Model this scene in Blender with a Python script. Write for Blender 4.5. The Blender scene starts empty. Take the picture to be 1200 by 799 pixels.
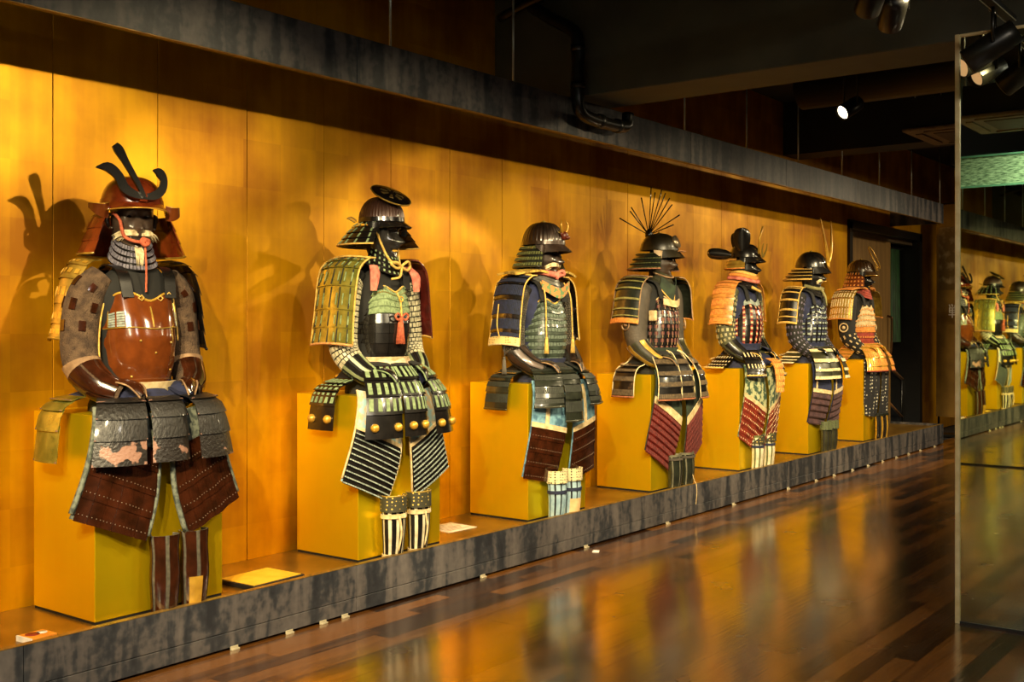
import bpy, math, random
import numpy as np
from mathutils import Vector, Matrix

random.seed(7)
SC = bpy.context.scene
COL = SC.collection
PI = math.pi

# ------------------------------------------------------------------ camera
YAW = math.radians(37.4)
cam_d = bpy.data.cameras.new('camera')
cam_d.sensor_width = 36.0
cam_d.lens = 36.0 * 1300.0 / 1200.0
cam_d.shift_y = -20.5 / 1200.0
cam_d.clip_start = 0.05
cam = bpy.data.objects.new('camera', cam_d)
cam.location = (0, 0, 1.5)
cam.rotation_euler = (PI / 2, 0, YAW)
COL.objects.link(cam)
SC.camera = cam

# ------------------------------------------------------------------ world and exposure
w = bpy.data.worlds.new('world')
SC.world = w
w.use_nodes = True
w.node_tree.nodes['Background'].inputs[0].default_value = (1.0, 0.90, 0.74, 1)
w.node_tree.nodes['Background'].inputs[1].default_value = 0.07
SC.view_settings.view_transform = 'Standard'
SC.view_settings.look = 'None'
SC.view_settings.gamma = 1.0
SC.view_settings.use_curve_mapping = False
SC.view_settings.exposure = 0.92
LAMP = (1.0, 0.80, 0.45)            # colour of the gallery spots
LAMP_W = 105.0

# unseen fill lights, added to lift floor, valance and doorway (soft, dim)
def fill_lamp(loc, size, power, col):
    d = bpy.data.lights.new('fill_light', 'AREA')
    d.shape = 'DISK'
    d.size = size
    d.energy = power
    d.color = col
    o = bpy.data.objects.new('fill_light', d)
    o.location = loc
    COL.objects.link(o)
    return o
fill_lamp((0.6, 1.0, 3.5), 0.5, 50, (1.0, 0.93, 0.82))
fill_lamp((0.2, 4.0, 3.5), 0.5, 24, (1.0, 0.86, 0.66))
fill_lamp((-0.6, 10.2, 3.3), 0.4, 14, (1.0, 0.76, 0.46))
fill_lamp((-2.0, 13.9, 3.3), 0.3, 70, (1.0, 0.80, 0.50))
fill_lamp((-2.2, -0.3, 3.5), 0.4, 30, (1.0, 0.92, 0.72))

# ------------------------------------------------------------------ geometry helpers
def srgb(h):
    if isinstance(h, str):
        c = [int(h[i:i + 2], 16) / 255 for i in (0, 2, 4)]
    else:
        c = h
    return tuple((x / 12.92 if x <= 0.04045 else ((x + 0.055) / 1.055) ** 2.4) for x in c)

class MB:
    def __init__(s):
        s.v = []; s.n = 0; s.f = []; s.sm = []
    def add(s, verts, faces, smooth=True):
        verts = np.asarray(verts, float).reshape(-1, 3)
        o = s.n
        s.v.append(verts); s.n += len(verts)
        for f in faces:
            s.f.append(tuple(int(i) + o for i in f))
        s.sm.extend([smooth] * len(faces))
    def build(s, name, mat, parent=None, kind=None, label=None):
        me = bpy.data.meshes.new(name)
        me.from_pydata(np.concatenate(s.v).tolist() if s.v else [], [], s.f)
        me.polygons.foreach_set('use_smooth', s.sm)
        me.materials.append(mat)
        me.update()
        return link(name, me, parent, kind, label)

def link(name, me, parent=None, kind=None, label=None):
    o = bpy.data.objects.new(name, me)
    COL.objects.link(o)
    if parent is not None: o.parent = parent
    if kind: o['kind'] = kind
    if label: o['label'] = label
    return o

def empty(name, loc=(0, 0, 0), rz=0.0, parent=None):
    o = bpy.data.objects.new(name, None)
    o.empty_display_size = 0.05
    o.location = loc
    o.rotation_euler = (0, 0, rz)
    COL.objects.link(o)
    if parent is not None: o.parent = parent
    return o

def tag(o, label, cat, group=None):
    o['label'] = label; o['category'] = cat
    if group: o['group'] = group
    return o

def grid_faces(nu, nv, off=0, flip=False):
    f = []
    for j in range(nv):
        for i in range(nu):
            a = off + j * (nu + 1) + i
            q = (a, a + 1, a + nu + 2, a + nu + 1)
            f.append(q[::-1] if flip else q)
    return f

def dense(P, n=48):
    P = np.asarray(P, float)
    k = len(P)
    if k == 2:
        t = np.linspace(0, 1, n)[:, None]
        return P[0] * (1 - t) + P[1] * t
    Q = np.vstack([2 * P[0] - P[1], P, 2 * P[-1] - P[-2]])
    t = np.linspace(0, k - 1 - 1e-9, n)
    i = t.astype(int); f = (t - i)[:, None]
    p0, p1, p2, p3 = Q[i], Q[i + 1], Q[i + 2], Q[i + 3]
    return 0.5 * ((2 * p1) + (-p0 + p2) * f + (2 * p0 - 5 * p1 + 4 * p2 - p3) * f ** 2 + (-p0 + 3 * p1 - 3 * p2 + p3) * f ** 3)

def interp(v, D):
    """rows of D spread evenly over v in 0..1"""
    x = np.clip(v, 0, 1) * (len(D) - 1)
    i = np.clip(x.astype(int), 0, len(D) - 2)
    f = (x - i)[..., None]
    # linear extrapolation past the ends keeps overlaps straight
    ex = (np.asarray(v)[..., None] - np.clip(v, 0, 1)[..., None]) * (len(D) - 1)
    return D[i] * (1 - f) + D[i + 1] * f + ex * (D[i + 1] - D[i])

class Surf:
    """surface over u in -1..1 (across), v in 0..1 (along) with an outward normal"""
    def __init__(s, fn, hint):
        s.fn = fn; s.sg = 1.0
        n = s.normal(np.array([0.0]), np.array([0.5]))[0]
        if np.dot(n, hint) < 0: s.sg = -1.0
    def normal(s, U, V):
        e = 1e-3
        a = s.fn(U + e, V) - s.fn(U - e, V)
        b = s.fn(U, V + e) - s.fn(U, V - e)
        n = np.cross(a, b)
        l = np.linalg.norm(n, axis=-1, keepdims=True)
        return s.sg * n / np.maximum(l, 1e-12)
    def ev(s, U, V, h=0.0):
        U, V = np.broadcast_arrays(np.asarray(U, float), np.asarray(V, float))
        h = np.asarray(h, float)
        return s.fn(U, V) + s.normal(U, V) * (h[..., None] if h.ndim else h)

def strip(P, W, bulge=(0, 0, 0), hint=(1, 0, 0), n=48, wave=0.0, nw=3):
    D, Wd = dense(P, n), dense(W, n)
    B = np.asarray(bulge, float)
    Bh = B / (np.linalg.norm(B) + 1e-9)
    def fn(U, V):
        p = interp(V, D) + interp(V, Wd) * U[..., None] + (1 - U ** 2)[..., None] * B
        if wave:
            p = p + (np.sin(U * PI * nw) * V * wave)[..., None] * Bh
        return p
    return Surf(fn, hint)

def tubesurf(P, R, up=(0, 0, 1), hint=None, n=48, flat=1.0):
    """u around (-1..1 is one turn, 0 faces `hint`), v along"""
    D = dense(P, n)
    Rd = dense(np.asarray(R, float)[:, None], n)[:, 0]
    T = np.gradient(D, axis=0)
    T /= np.linalg.norm(T, axis=1, keepdims=True)
    h = np.asarray(hint, float)
    A = h - (T @ h)[:, None] * T
    A /= np.maximum(np.linalg.norm(A, axis=1, keepdims=True), 1e-9)
    B = np.cross(T, A)
    def fn(U, V):
        r = interp(V, Rd[:, None])
        a, b = interp(V, A), interp(V, B)
        c, s_ = np.cos(U * PI)[..., None], np.sin(U * PI)[..., None]
        return interp(V, D) + a * c * r + b * s_ * r * flat
    return Surf(fn, hint)

def patch(mb, S, u0=-1, u1=1, v0=0, v1=1, nu=8, nv=2, h0=0.003, h1=0.003, th=0.003, smooth=True):
    u = np.linspace(u0, u1, nu + 1); v = np.linspace(v0, v1, nv + 1)
    U, V = np.meshgrid(u, v)
    H = h0 + (h1 - h0) * (V - v0) / (v1 - v0)
    base, nrm = S.fn(U, V), S.normal(U, V)
    o = base + nrm * H[..., None]
    i = base + nrm * (H - th)[..., None]
    flip = S.sg < 0
    mb.add(o, grid_faces(nu, nv, 0, flip), smooth)
    mb.add(i, grid_faces(nu, nv, 0, not flip), smooth)
    def wall(a, b, fl):
        k = len(a)
        f = [(j, j + 1, k + j + 1, k + j) for j in range(k - 1)]
        mb.add(np.vstack([a, b]), [q[::-1] for q in f] if fl else f, False)
    wall(o[0], i[0], not flip); wall(o[-1], i[-1], flip)
    wall(o[:, 0], i[:, 0], flip); wall(o[:, -1], i[:, -1], not flip)

def tiles(mb, S, cells, h, th=0.002, smooth=False):
    """many little raised plates; cells rows u0,u1,v0,v1; h rows height at v0, at v1"""
    c = np.asarray(cells, float); h = np.asarray(h, float)
    if h.ndim == 0: h = np.full((len(c), 2), float(h))
    n = len(c)
    if not n: return
    U = np.stack([c[:, 0], c[:, 1], c[:, 1], c[:, 0]], 1)
    V = np.stack([c[:, 2], c[:, 2], c[:, 3], c[:, 3]], 1)
    Hh = np.stack([h[:, 0], h[:, 0], h[:, 1], h[:, 1]], 1)
    base, nrm = S.fn(U, V), S.normal(U, V)
    ctr = base.mean(1, keepdims=True)
    top = ctr + (base - ctr) * 0.94 + nrm * Hh[..., None]
    bot = base + nrm * (Hh - th)[..., None]
    vv = np.concatenate([top, bot], 1).reshape(-1, 3)
    fs = []
    fl = S.sg < 0
    for k in range(n):
        o = k * 8
        for q in ((0, 1, 2, 3), (1, 0, 4, 5), (2, 1, 5, 6), (3, 2, 6, 7), (0, 3, 7, 4)):
            q = tuple(o + x for x in q)
            fs.append(q[::-1] if fl else q)
    mb.add(vv, fs, smooth)

def tube(mb, P, r, n=6, sub=0, closed=False):
    P = np.asarray(P, float)
    r = np.asarray(r, float)
    if sub:
        if r.ndim: r = dense(r[:, None], sub)[:, 0]
        P = dense(P, sub)
    k = len(P)
    if r.ndim == 0: r = np.full(k, float(r))
    T = np.gradient(P, axis=0)
    if closed:
        T = np.roll(P, -1, 0) - np.roll(P, 1, 0)
    T /= np.maximum(np.linalg.norm(T, axis=1, keepdims=True), 1e-9)
    ref = np.array([0.0, 0, 1]) if abs(T[0][2]) < 0.9 else np.array([1.0, 0, 0])
    A = []
    a = ref - T[0] * np.dot(ref, T[0]); a /= np.linalg.norm(a)
    for t in T:
        a = a - t * np.dot(a, t); a /= max(np.linalg.norm(a), 1e-9); A.append(a)
    A = np.array(A); B = np.cross(T, A)
    ang = np.linspace(0, 2 * PI, n, endpoint=False)
    ring = P[:, None, :] + r[:, None, None] * (A[:, None, :] * np.cos(ang)[None, :, None] + B[:, None, :] * np.sin(ang)[None, :, None])
    f = []
    kk = k if closed else k - 1
    for j in range(kk):
        j2 = (j + 1) % k
        for i in range(n):
            i2 = (i + 1) % n
            f.append((j * n + i, j * n + i2, j2 * n + i2, j2 * n + i))
    if not closed:
        f.append(tuple(range(n))[::-1]); f.append(tuple((k - 1) * n + i for i in range(n)))
    mb.add(ring, f, True)

def ball(mb, c, r, nu=10, nv=6, rot=None):
    r = np.broadcast_to(np.asarray(r, float), 3)
    th = np.linspace(0, 2 * PI, nu, endpoint=False); ph = np.linspace(-PI / 2, PI / 2, nv + 1)[1:-1]
    v = [(np.cos(p) * np.cos(t), np.cos(p) * np.sin(t), np.sin(p)) for p in ph for t in th]
    v = np.array(v + [(0, 0, -1), (0, 0, 1)]) * r
    if rot is not None: v = v @ np.asarray(rot).T
    v = v + np.asarray(c, float)
    f = []
    m = len(ph)
    for j in range(m - 1):
        for i in range(nu):
            i2 = (i + 1) % nu
            f.append((j * nu + i, j * nu + i2, (j + 1) * nu + i2, (j + 1) * nu + i))
    for i in range(nu):
        i2 = (i + 1) % nu
        f.append((i2, i, m * nu)); f.append(((m - 1) * nu + i, (m - 1) * nu + i2, m * nu + 1))
    mb.add(v, f, True)

def box(mb, lo, hi, bev=0.0):
    x0, y0, z0 = lo; x1, y1, z1 = hi
    v = [(x0, y0, z0), (x1, y0, z0), (x1, y1, z0), (x0, y1, z0), (x0, y0, z1), (x1, y0, z1), (x1, y1, z1), (x0, y1, z1)]
    if not bev:
        mb.add(v, [(3, 2, 1, 0), (4, 5, 6, 7), (0, 1, 5, 4), (1, 2, 6, 5), (2, 3, 7, 6), (3, 0, 4, 7)], False)
        return
    bm_v, faces = [], []
    lo, hi = np.array(lo, float), np.array(hi, float)
    idx = {}
    for cx in (0, 1):
        for cy in (0, 1):
            for cz in (0, 1):
                c = np.array([(lo, hi)[cx][0], (lo, hi)[cy][1], (lo, hi)[cz][2]])
                d = np.array([1 - 2 * cx, 1 - 2 * cy, 1 - 2 * cz]) * bev
                for ax in range(3):
                    p = c + d; p[ax] = c[ax]
                    idx[(cx, cy, cz, ax)] = len(bm_v); bm_v.append(p)
    def g(c, ax): return idx[(c[0], c[1], c[2], ax)]
    for ax in range(3):
        o = [a for a in range(3) if a != ax]
        for s in (0, 1):
            q = []
            for a, b in ((0, 0), (1, 0), (1, 1), (0, 1)):
                c = [0, 0, 0]; c[ax] = s; c[o[0]] = a; c[o[1]] = b
                q.append(g(c, ax))
            faces.append(q)
        # edges along ax
        for a in (0, 1):
            for b in (0, 1):
                c0 = [0, 0, 0]; c1 = [0, 0, 0]
                c0[ax] = 0; c1[ax] = 1
                for c in (c0, c1): c[o[0]] = a; c[o[1]] = b
                faces.append([g(c0, o[0]), g(c1, o[0]), g(c1, o[1]), g(c0, o[1])])
    for cx in (0, 1):
        for cy in (0, 1):
            for cz in (0, 1):
                faces.append([g((cx, cy, cz), 0), g((cx, cy, cz), 1), g((cx, cy, cz), 2)])
    ctr = (lo + hi) / 2
    V = np.array(bm_v)
    out = []
    for f in faces:
        p = V[f]
        n = np.cross(p[1] - p[0], p[2] - p[0])
        out.append(f if np.dot(n, p.mean(0) - ctr) > 0 else f[::-1])
    mb.add(V, out, False)

def plate(mb, left, right, nrm, th):
    """flat blade between two matching outlines (3D points), extruded by th along nrm"""
    L, R = np.asarray(left, float), np.asarray(right, float)
    n = np.asarray(nrm, float); n /= np.linalg.norm(n)
    k = len(L)
    v = np.vstack([L + n * th / 2, R + n * th / 2, L - n * th / 2, R - n * th / 2])
    f = []
    for j in range(k - 1):
        f.append((j, j + 1, k + j + 1, k + j))
        f.append((2 * k + j, 3 * k + j, 3 * k + j + 1, 2 * k + j + 1))
        f.append((j, 2 * k + j, 2 * k + j + 1, j + 1))
        f.append((k + j, k + j + 1, 3 * k + j + 1, 3 * k + j))
    f.append((0, k, 3 * k, 2 * k)); f.append((k - 1, 3 * k - 1, 4 * k - 1, 2 * k - 1))
    mb.add(v, f, False)

def blade(mb, pts, widths, org, ex, ey, th, sub=18):
    """curved flat blade: centre line pts (2D in ex, ey) with widths"""
    p = dense(np.asarray(pts, float), sub)
    wd = dense(np.asarray(widths, float)[:, None], sub)[:, 0]
    t = np.gradient(p, axis=0); t /= np.maximum(np.linalg.norm(t, axis=1, keepdims=True), 1e-9)
    nn = np.stack([-t[:, 1], t[:, 0]], 1)
    a, b = p + nn * wd[:, None] / 2, p - nn * wd[:, None] / 2
    org, ex, ey = (np.asarray(q, float) for q in (org, ex, ey))
    to3 = lambda q: org + q[:, :1] * ex + q[:, 1:] * ey
    plate(mb, to3(a), to3(b), np.cross(ex, ey), th)

def cyl(mb, p0, p1, r0, r1=None, n=20, caps=True):
    tube(mb, [p0, p1], [r0, r0 if r1 is None else r1], n)

# ------------------------------------------------------------------ materials
MATS = {}
def mat(name, c1, c2=None, rough=0.5, metal=0.0, scale=14.0, detail=4.0, lo=0.35, hi=0.65, bump=0.0, bscale=None,
        coat=0.0, tex='noise', stretch=(1, 1, 1), spec=0.5, rvar=0.0):
    if name in MATS: return MATS[name]
    m = bpy.data.materials.new(name); m.use_nodes = True
    nt = m.node_tree; N, L = nt.nodes, nt.links
    b = N['Principled BSDF']
    a = srgb(c1)
    c = srgb(c2) if c2 else tuple(x * 0.72 for x in a)
    tc = N.new('ShaderNodeTexCoord'); mp = N.new('ShaderNodeMapping')
    mp.inputs['Scale'].default_value = stretch
    L.new(tc.outputs['Object'], mp.inputs['Vector'])
    if tex == 'noise':
        t = N.new('ShaderNodeTexNoise'); t.inputs['Scale'].default_value = scale; t.inputs['Detail'].default_value = detail
        out = t.outputs['Fac']
    elif tex == 'dots':
        t = N.new('ShaderNodeTexVoronoi'); t.inputs['Scale'].default_value = scale; t.inputs['Randomness'].default_value = 0.25
        out = t.outputs['Distance']
    elif tex == 'cells':
        t = N.new('ShaderNodeTexVoronoi'); t.inputs['Scale'].default_value = scale; t.feature = 'DISTANCE_TO_EDGE'
        out = t.outputs['Distance']
    L.new(mp.outputs['Vector'], t.inputs['Vector'])
    r = N.new('ShaderNodeValToRGB')
    r.color_ramp.elements[0].position = lo; r.color_ramp.elements[1].position = hi
    r.color_ramp.elements[0].color = (*c, 1); r.color_ramp.elements[1].color = (*a, 1)
    L.new(out, r.inputs['Fac']); L.new(r.outputs['Color'], b.inputs['Base Color'])
    b.inputs['Roughness'].default_value = rough; b.inputs['Metallic'].default_value = metal
    b.inputs['Specular IOR Level'].default_value = spec
    b.inputs['Coat Weight'].default_value = coat; b.inputs['Coat Roughness'].default_value = 0.08
    if rvar:
        mr = N.new('ShaderNodeMapRange')
        mr.inputs['To Min'].default_value = max(0.02, rough - rvar); mr.inputs['To Max'].default_value = rough + rvar
        L.new(out, mr.inputs['Value']); L.new(mr.outputs['Result'], b.inputs['Roughness'])
    if bump:
        n2 = N.new('ShaderNodeTexNoise'); n2.inputs['Scale'].default_value = bscale or scale * 4; n2.inputs['Detail'].default_value = 3
        L.new(mp.outputs['Vector'], n2.inputs['Vector'])
        bp = N.new('ShaderNodeBump'); bp.inputs['Strength'].default_value = bump; bp.inputs['Distance'].default_value = 0.01
        L.new(n2.outputs['Fac'], bp.inputs['Height']); L.new(bp.outputs['Normal'], b.inputs['Normal'])
    MATS[name] = m
    return m

def emit(name, col, s):
    m = bpy.data.materials.new(name); m.use_nodes = True
    b = m.node_tree.nodes['Principled BSDF']
    b.inputs['Base Color'].default_value = (*srgb(col), 1)
    b.inputs['Emission Color'].default_value = (*srgb(col), 1)
    b.inputs['Emission Strength'].default_value = s
    MATS[name] = m
    return m

def gold_leaf(name, a, c, rough, metal, cell):
    """gold leaf laid in squares: every leaf has its own tone and polish"""
    m = bpy.data.materials.new(name); m.use_nodes = True
    nt = m.node_tree; N, L = nt.nodes, nt.links
    b = N['Principled BSDF']
    tc = N.new('ShaderNodeNewGeometry')
    sn = N.new('ShaderNodeVectorMath'); sn.operation = 'SCALE'; sn.inputs['Scale'].default_value = 1 / cell
    L.new(tc.outputs['Position'], sn.inputs[0])
    off = N.new('ShaderNodeVectorMath'); off.operation = 'ADD'; off.inputs[1].default_value = (0.37, 0.13, 0.41)
    L.new(sn.outputs[0], off.inputs[0])
    fl = N.new('ShaderNodeVectorMath'); fl.operation = 'FLOOR'; L.new(off.outputs[0], fl.inputs[0])
    wn = N.new('ShaderNodeTexWhiteNoise'); wn.noise_dimensions = '3D'; L.new(fl.outputs[0], wn.inputs['Vector'])
    ns = N.new('ShaderNodeTexNoise'); ns.inputs['Scale'].default_value = 1.7; ns.inputs['Detail'].default_value = 7
    L.new(tc.outputs['Position'], ns.inputs['Vector'])
    mp = N.new('ShaderNodeMapping'); mp.inputs['Scale'].default_value = (6, 6, 0.5)
    L.new(tc.outputs['Position'], mp.inputs['Vector'])
    st = N.new('ShaderNodeTexNoise'); st.inputs['Scale'].default_value = 2.0; st.inputs['Detail'].default_value = 5
    L.new(mp.outputs['Vector'], st.inputs['Vector'])
    a1 = N.new('ShaderNodeMath'); a1.operation = 'MULTIPLY'; a1.inputs[1].default_value = 0.075; L.new(wn.outputs['Value'], a1.inputs[0])
    a2 = N.new('ShaderNodeMath'); a2.operation = 'MULTIPLY_ADD'; a2.inputs[1].default_value = 0.85; L.new(ns.outputs['Fac'], a2.inputs[0]); L.new(a1.outputs[0], a2.inputs[2])
    a3 = N.new('ShaderNodeMath'); a3.operation = 'MULTIPLY_ADD'; a3.inputs[1].default_value = 0.24; L.new(st.outputs['Fac'], a3.inputs[0]); L.new(a2.outputs[0], a3.inputs[2])
    r = N.new('ShaderNodeValToRGB')
    r.color_ramp.elements[0].position = 0.44; r.color_ramp.elements[1].position = 0.74
    r.color_ramp.elements[0].color = (*srgb(c), 1); r.color_ramp.elements[1].color = (*srgb(a), 1)
    L.new(a3.outputs[0], r.inputs['Fac']); L.new(r.outputs['Color'], b.inputs['Base Color'])
    mr = N.new('ShaderNodeMapRange'); mr.inputs['From Min'].default_value = 0.3; mr.inputs['From Max'].default_value = 0.9
    mr.inputs['To Min'].default_value = rough + 0.1; mr.inputs['To Max'].default_value = rough - 0.1
    L.new(a3.outputs[0], mr.inputs['Value']); L.new(mr.outputs['Result'], b.inputs['Roughness'])
    b.inputs['Metallic'].default_value = metal
    # the leaf overlaps stand a hair proud
    fr = N.new('ShaderNodeVectorMath'); fr.operation = 'FRACTION'; L.new(off.outputs[0], fr.inputs[0])
    bp = N.new('ShaderNodeBump'); bp.inputs['Strength'].default_value = 0.03; bp.inputs['Distance'].default_value = 0.01
    L.new(a3.outputs[0], bp.inputs['Height']); L.new(bp.outputs['Normal'], b.inputs['Normal'])
    MATS[name] = m
    return m

def slate(name):
    m = bpy.data.materials.new(name); m.use_nodes = True
    nt = m.node_tree; N, L = nt.nodes, nt.links
    b = N['Principled BSDF']
    g = N.new('ShaderNodeNewGeometry')
    mp = N.new('ShaderNodeMapping'); mp.inputs['Scale'].default_value = (8, 8, 1.4)
    L.new(g.outputs['Position'], mp.inputs['Vector'])
    n1 = N.new('ShaderNodeTexNoise'); n1.inputs['Scale'].default_value = 1.0; n1.inputs['Detail'].default_value = 4; n1.inputs['Distortion'].default_value = 0.6
    L.new(mp.outputs['Vector'], n1.inputs['Vector'])
    n2 = N.new('ShaderNodeTexNoise'); n2.inputs['Scale'].default_value = 26; n2.inputs['Detail'].default_value = 6
    L.new(g.outputs['Position'], n2.inputs['Vector'])
    ad = N.new('ShaderNodeMath'); ad.operation = 'MULTIPLY_ADD'; ad.inputs[1].default_value = 0.35
    L.new(n2.outputs['Fac'], ad.inputs[0]); L.new(n1.outputs['Fac'], ad.inputs[2])
    r = N.new('ShaderNodeValToRGB')
    e = r.color_ramp.elements
    e[0].position = 0.52; e[0].color = (*srgb('1e2026'), 1)
    e[1].position = 0.86; e[1].color = (*srgb('5e5856'), 1)
    x = e.new(0.62); x.color = (*srgb('2c2e33'), 1)
    x = e.new(0.70); x.color = (*srgb('4a4646'), 1)
    L.new(ad.outputs[0], r.inputs['Fac']); L.new(r.outputs['Color'], b.inputs['Base Color'])
    b.inputs['Roughness'].default_value = 0.5
    bp = N.new('ShaderNodeBump'); bp.inputs['Strength'].default_value = 0.2; bp.inputs['Distance'].default_value = 0.006
    L.new(n2.outputs['Fac'], bp.inputs['Height']); L.new(bp.outputs['Normal'], b.inputs['Normal'])
    MATS[name] = m
    return m

def wood_floor(name):
    m = bpy.data.materials.new(name); m.use_nodes = True
    nt = m.node_tree; N, L = nt.nodes, nt.links
    b = N['Principled BSDF']
    oi = N.new('ShaderNodeObjectInfo'); g = N.new('ShaderNodeNewGeometry')
    ad = N.new('ShaderNodeMath'); ad.operation = 'ADD'; L.new(oi.outputs['Random'], ad.inputs[0]); L.new(g.outputs['Random Per Island'], ad.inputs[1])
    fr = N.new('ShaderNodeMath'); fr.operation = 'FRACT'; L.new(ad.outputs[0], fr.inputs[0])
    mp = N.new('ShaderNodeMapping'); mp.inputs['Scale'].default_value = (60, 3, 1)
    L.new(g.outputs['Position'], mp.inputs['Vector'])
    sh = N.new('ShaderNodeVectorMath'); sh.operation = 'ADD'; L.new(mp.outputs['Vector'], sh.inputs[0]); 
    cb = N.new('ShaderNodeCombineXYZ'); ml = N.new('ShaderNodeMath'); ml.operation = 'MULTIPLY'; ml.inputs[1].default_value = 50; L.new(fr.outputs[0], ml.inputs[0])
    L.new(ml.outputs[0], cb.inputs['Z']); L.new(cb.outputs[0], sh.inputs[1])
    n1 = N.new('ShaderNodeTexNoise'); n1.inputs['Scale'].default_value = 1.0; n1.inputs['Detail'].default_value = 6; n1.inputs['Distortion'].default_value = 0.6
    L.new(sh.outputs[0], n1.inputs['Vector'])
    mx = N.new('ShaderNodeMath'); mx.operation = 'MULTIPLY_ADD'; mx.inputs[1].default_value = 0.55; L.new(n1.outputs['Fac'], mx.inputs[0])
    m2 = N.new('ShaderNodeMath'); m2.operation = 'MULTIPLY'; m2.inputs[1].default_value = 0.62; L.new(fr.outputs[0], m2.inputs[0]); L.new(m2.outputs[0], mx.inputs[2])
    r = N.new('ShaderNodeValToRGB'); e = r.color_ramp.elements
    e[0].position = 0.2; e[0].color = (*srgb('170b04'), 1)
    e[1].position = 0.85; e[1].color = (*srgb('7a4c1e'), 1)
    x = e.new(0.5); x.color = (*srgb('3c210b'), 1)
    L.new(mx.outputs[0], r.inputs['Fac']); L.new(r.outputs['Color'], b.inputs['Base Color'])
    n3 = N.new('ShaderNodeTexNoise'); n3.inputs['Scale'].default_value = 3.0; n3.inputs['Detail'].default_value = 5
    L.new(g.outputs['Position'], n3.inputs['Vector'])
    mr = N.new('ShaderNodeMapRange'); mr.inputs['To Min'].default_value = 0.14; mr.inputs['To Max'].default_value = 0.34
    L.new(n3.outputs['Fac'], mr.inputs['Value']); L.new(mr.outputs['Result'], b.inputs['Roughness'])
    b.inputs['Specular IOR Level'].default_value = 0.6
    b.inputs['Coat Weight'].default_value = 0.75; b.inputs['Coat Roughness'].default_value = 0.13; b.inputs['Coat IOR'].default_value = 1.9
    bp = N.new('ShaderNodeBump'); bp.inputs['Strength'].default_value = 0.12; bp.inputs['Distance'].default_value = 0.004
    L.new(n1.outputs['Fac'], bp.inputs['Height']); L.new(bp.outputs['Normal'], b.inputs['Normal'])
    L.new(bp.outputs['Normal'], b.inputs['Coat Normal'])
    MATS[name] = m
    return m

M_WALL = gold_leaf('gold_leaf_wall', 'eeac06', 'ac6c02', 0.42, 0.62, 0.26)
M_PED = gold_leaf('gold_leaf_plinth', 'ffdf18', 'f9cf10', 0.34, 0.85, 0.7)
M_SLATE = slate('slate_cladding')
M_FLOOR = wood_floor('dark_wood_floor')
M_SUB = mat('floor_joint', '0c0806', rough=0.8)
M_BLACK = mat('black_paint', '0b0b0a', rough=0.6)
M_CEIL = mat('ceiling_black', '0d0d0c', rough=0.9)
M_BEAM = mat('beam_olive_black', '45463a', '383930', rough=0.7, scale=3)
M_DARKWALL = mat('dark_wall', '17110b', '0f0b08', rough=0.7, scale=2)
M_PLATF = mat('platform_gold_lacquer', '8a6a2a', '6b4c18', rough=0.3, metal=0.5, scale=3)
M_BRASS = mat('brass_trim', 'e0d2a8', 'c9b684', rough=0.35, metal=0.25)
M_STEEL = mat('rod_steel', 'd4dedd', 'b9c4c4', rough=0.3, metal=0.6)

# ------------------------------------------------------------------ the room
def slab(name, lo, hi, m, parent=None, kind=None, bev=0.0, label=None):
    b = MB(); box(b, lo, hi, bev)
    return b.build(name, m, parent, kind, label)

M_EDGE = mat('dull_gold_edge', '8a6c34', '6b5226', rough=0.4, metal=0.4)
WX = -4.775          # gold wall face
FX = -4.12           # face of platform and of the hanging valance
PZ = 0.225           # platform deck
wall_l = slab('wall_left', (-5.0, -1.6, 0), (WX - 0.03, 12.72, 3.8), M_DARKWALL, kind='structure')
y = 2.77 - 0.56 * 7
while y < 12.7:
    y2 = min(y + 0.56, 12.72)
    slab('panel', (WX - 0.03, y + 0.0015, 0.0), (WX + random.uniform(-0.0012, 0.0012), y2 - 0.0015, 3.8), M_WALL, wall_l, bev=0.001)
    y = y2
wl2 = slab('wall_left_far', (-5.0, 15.42, 0), (WX, 17.6, 3.8), M_WALL, kind='structure')
slab('wall_left_header', (-5.0, 12.72, 2.70), (WX, 15.42, 3.8), M_WALL, kind='structure')
slab('wall_back', (-5.0, 17.6, 0), (4.2, 17.75, 3.8), M_DARKWALL, kind='structure')
slab('wall_right', (4.1, -6, 0), (4.2, 17.6, 3.8), M_DARKWALL, kind='structure')
slab('wall_front', (-5.0, -6.1, 0), (4.2, -6.0, 3.8), M_DARKWALL, kind='structure')
ceil = slab('ceiling', (-5.0, -6, 3.8), (4.2, 17.6, 3.9), M_CEIL, kind='structure')
beam = slab('trim_1', (-4.80, 6.05, 2.985), (4.1, 6.50, 3.8), M_BEAM, kind='structure', bev=0.006)
beam2 = slab('trim_2', (-4.80, 10.9, 3.25), (4.1, 11.3, 3.8), M_BLACK, kind='structure')

# floor: planks laid along the wall
floor = slab('floor', (-5.0, -6, -0.06), (4.2, 17.6, -0.012), M_SUB, kind='structure')
PW, PL = 0.096, 0.95
def vis(x, y):
    zc = -math.sin(YAW) * x + math.cos(YAW) * y
    xc = math.cos(YAW) * x + math.sin(YAW) * y
    if zc < 1: return None
    px, py = 600 + 1300 * xc / zc, 379 + 1300 * 1.5 / zc
    return zc if -40 < px < 1130 and py < 830 and x > FX - 0.05 else None
near, rest = [], []
nrow = int(8.5 / PW)
for i in range(nrow):
    x = -4.25 + i * PW
    y0 = -6 - random.random() * PL
    while y0 < 17.6:
        z = vis(x + PW / 2, y0 + PL / 2)
        if x > 4: break
        (near if z else rest).append((z or 99, x, y0))
        y0 += PL
near.sort()
rest += near[300:]; near = near[:300]
pb = MB(); box(pb, (0.0003, 0.0003, -0.012), (PW - 0.0003, PL - 0.0003, 0))
p0 = pb.build('plank', M_FLOOR, floor)
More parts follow.
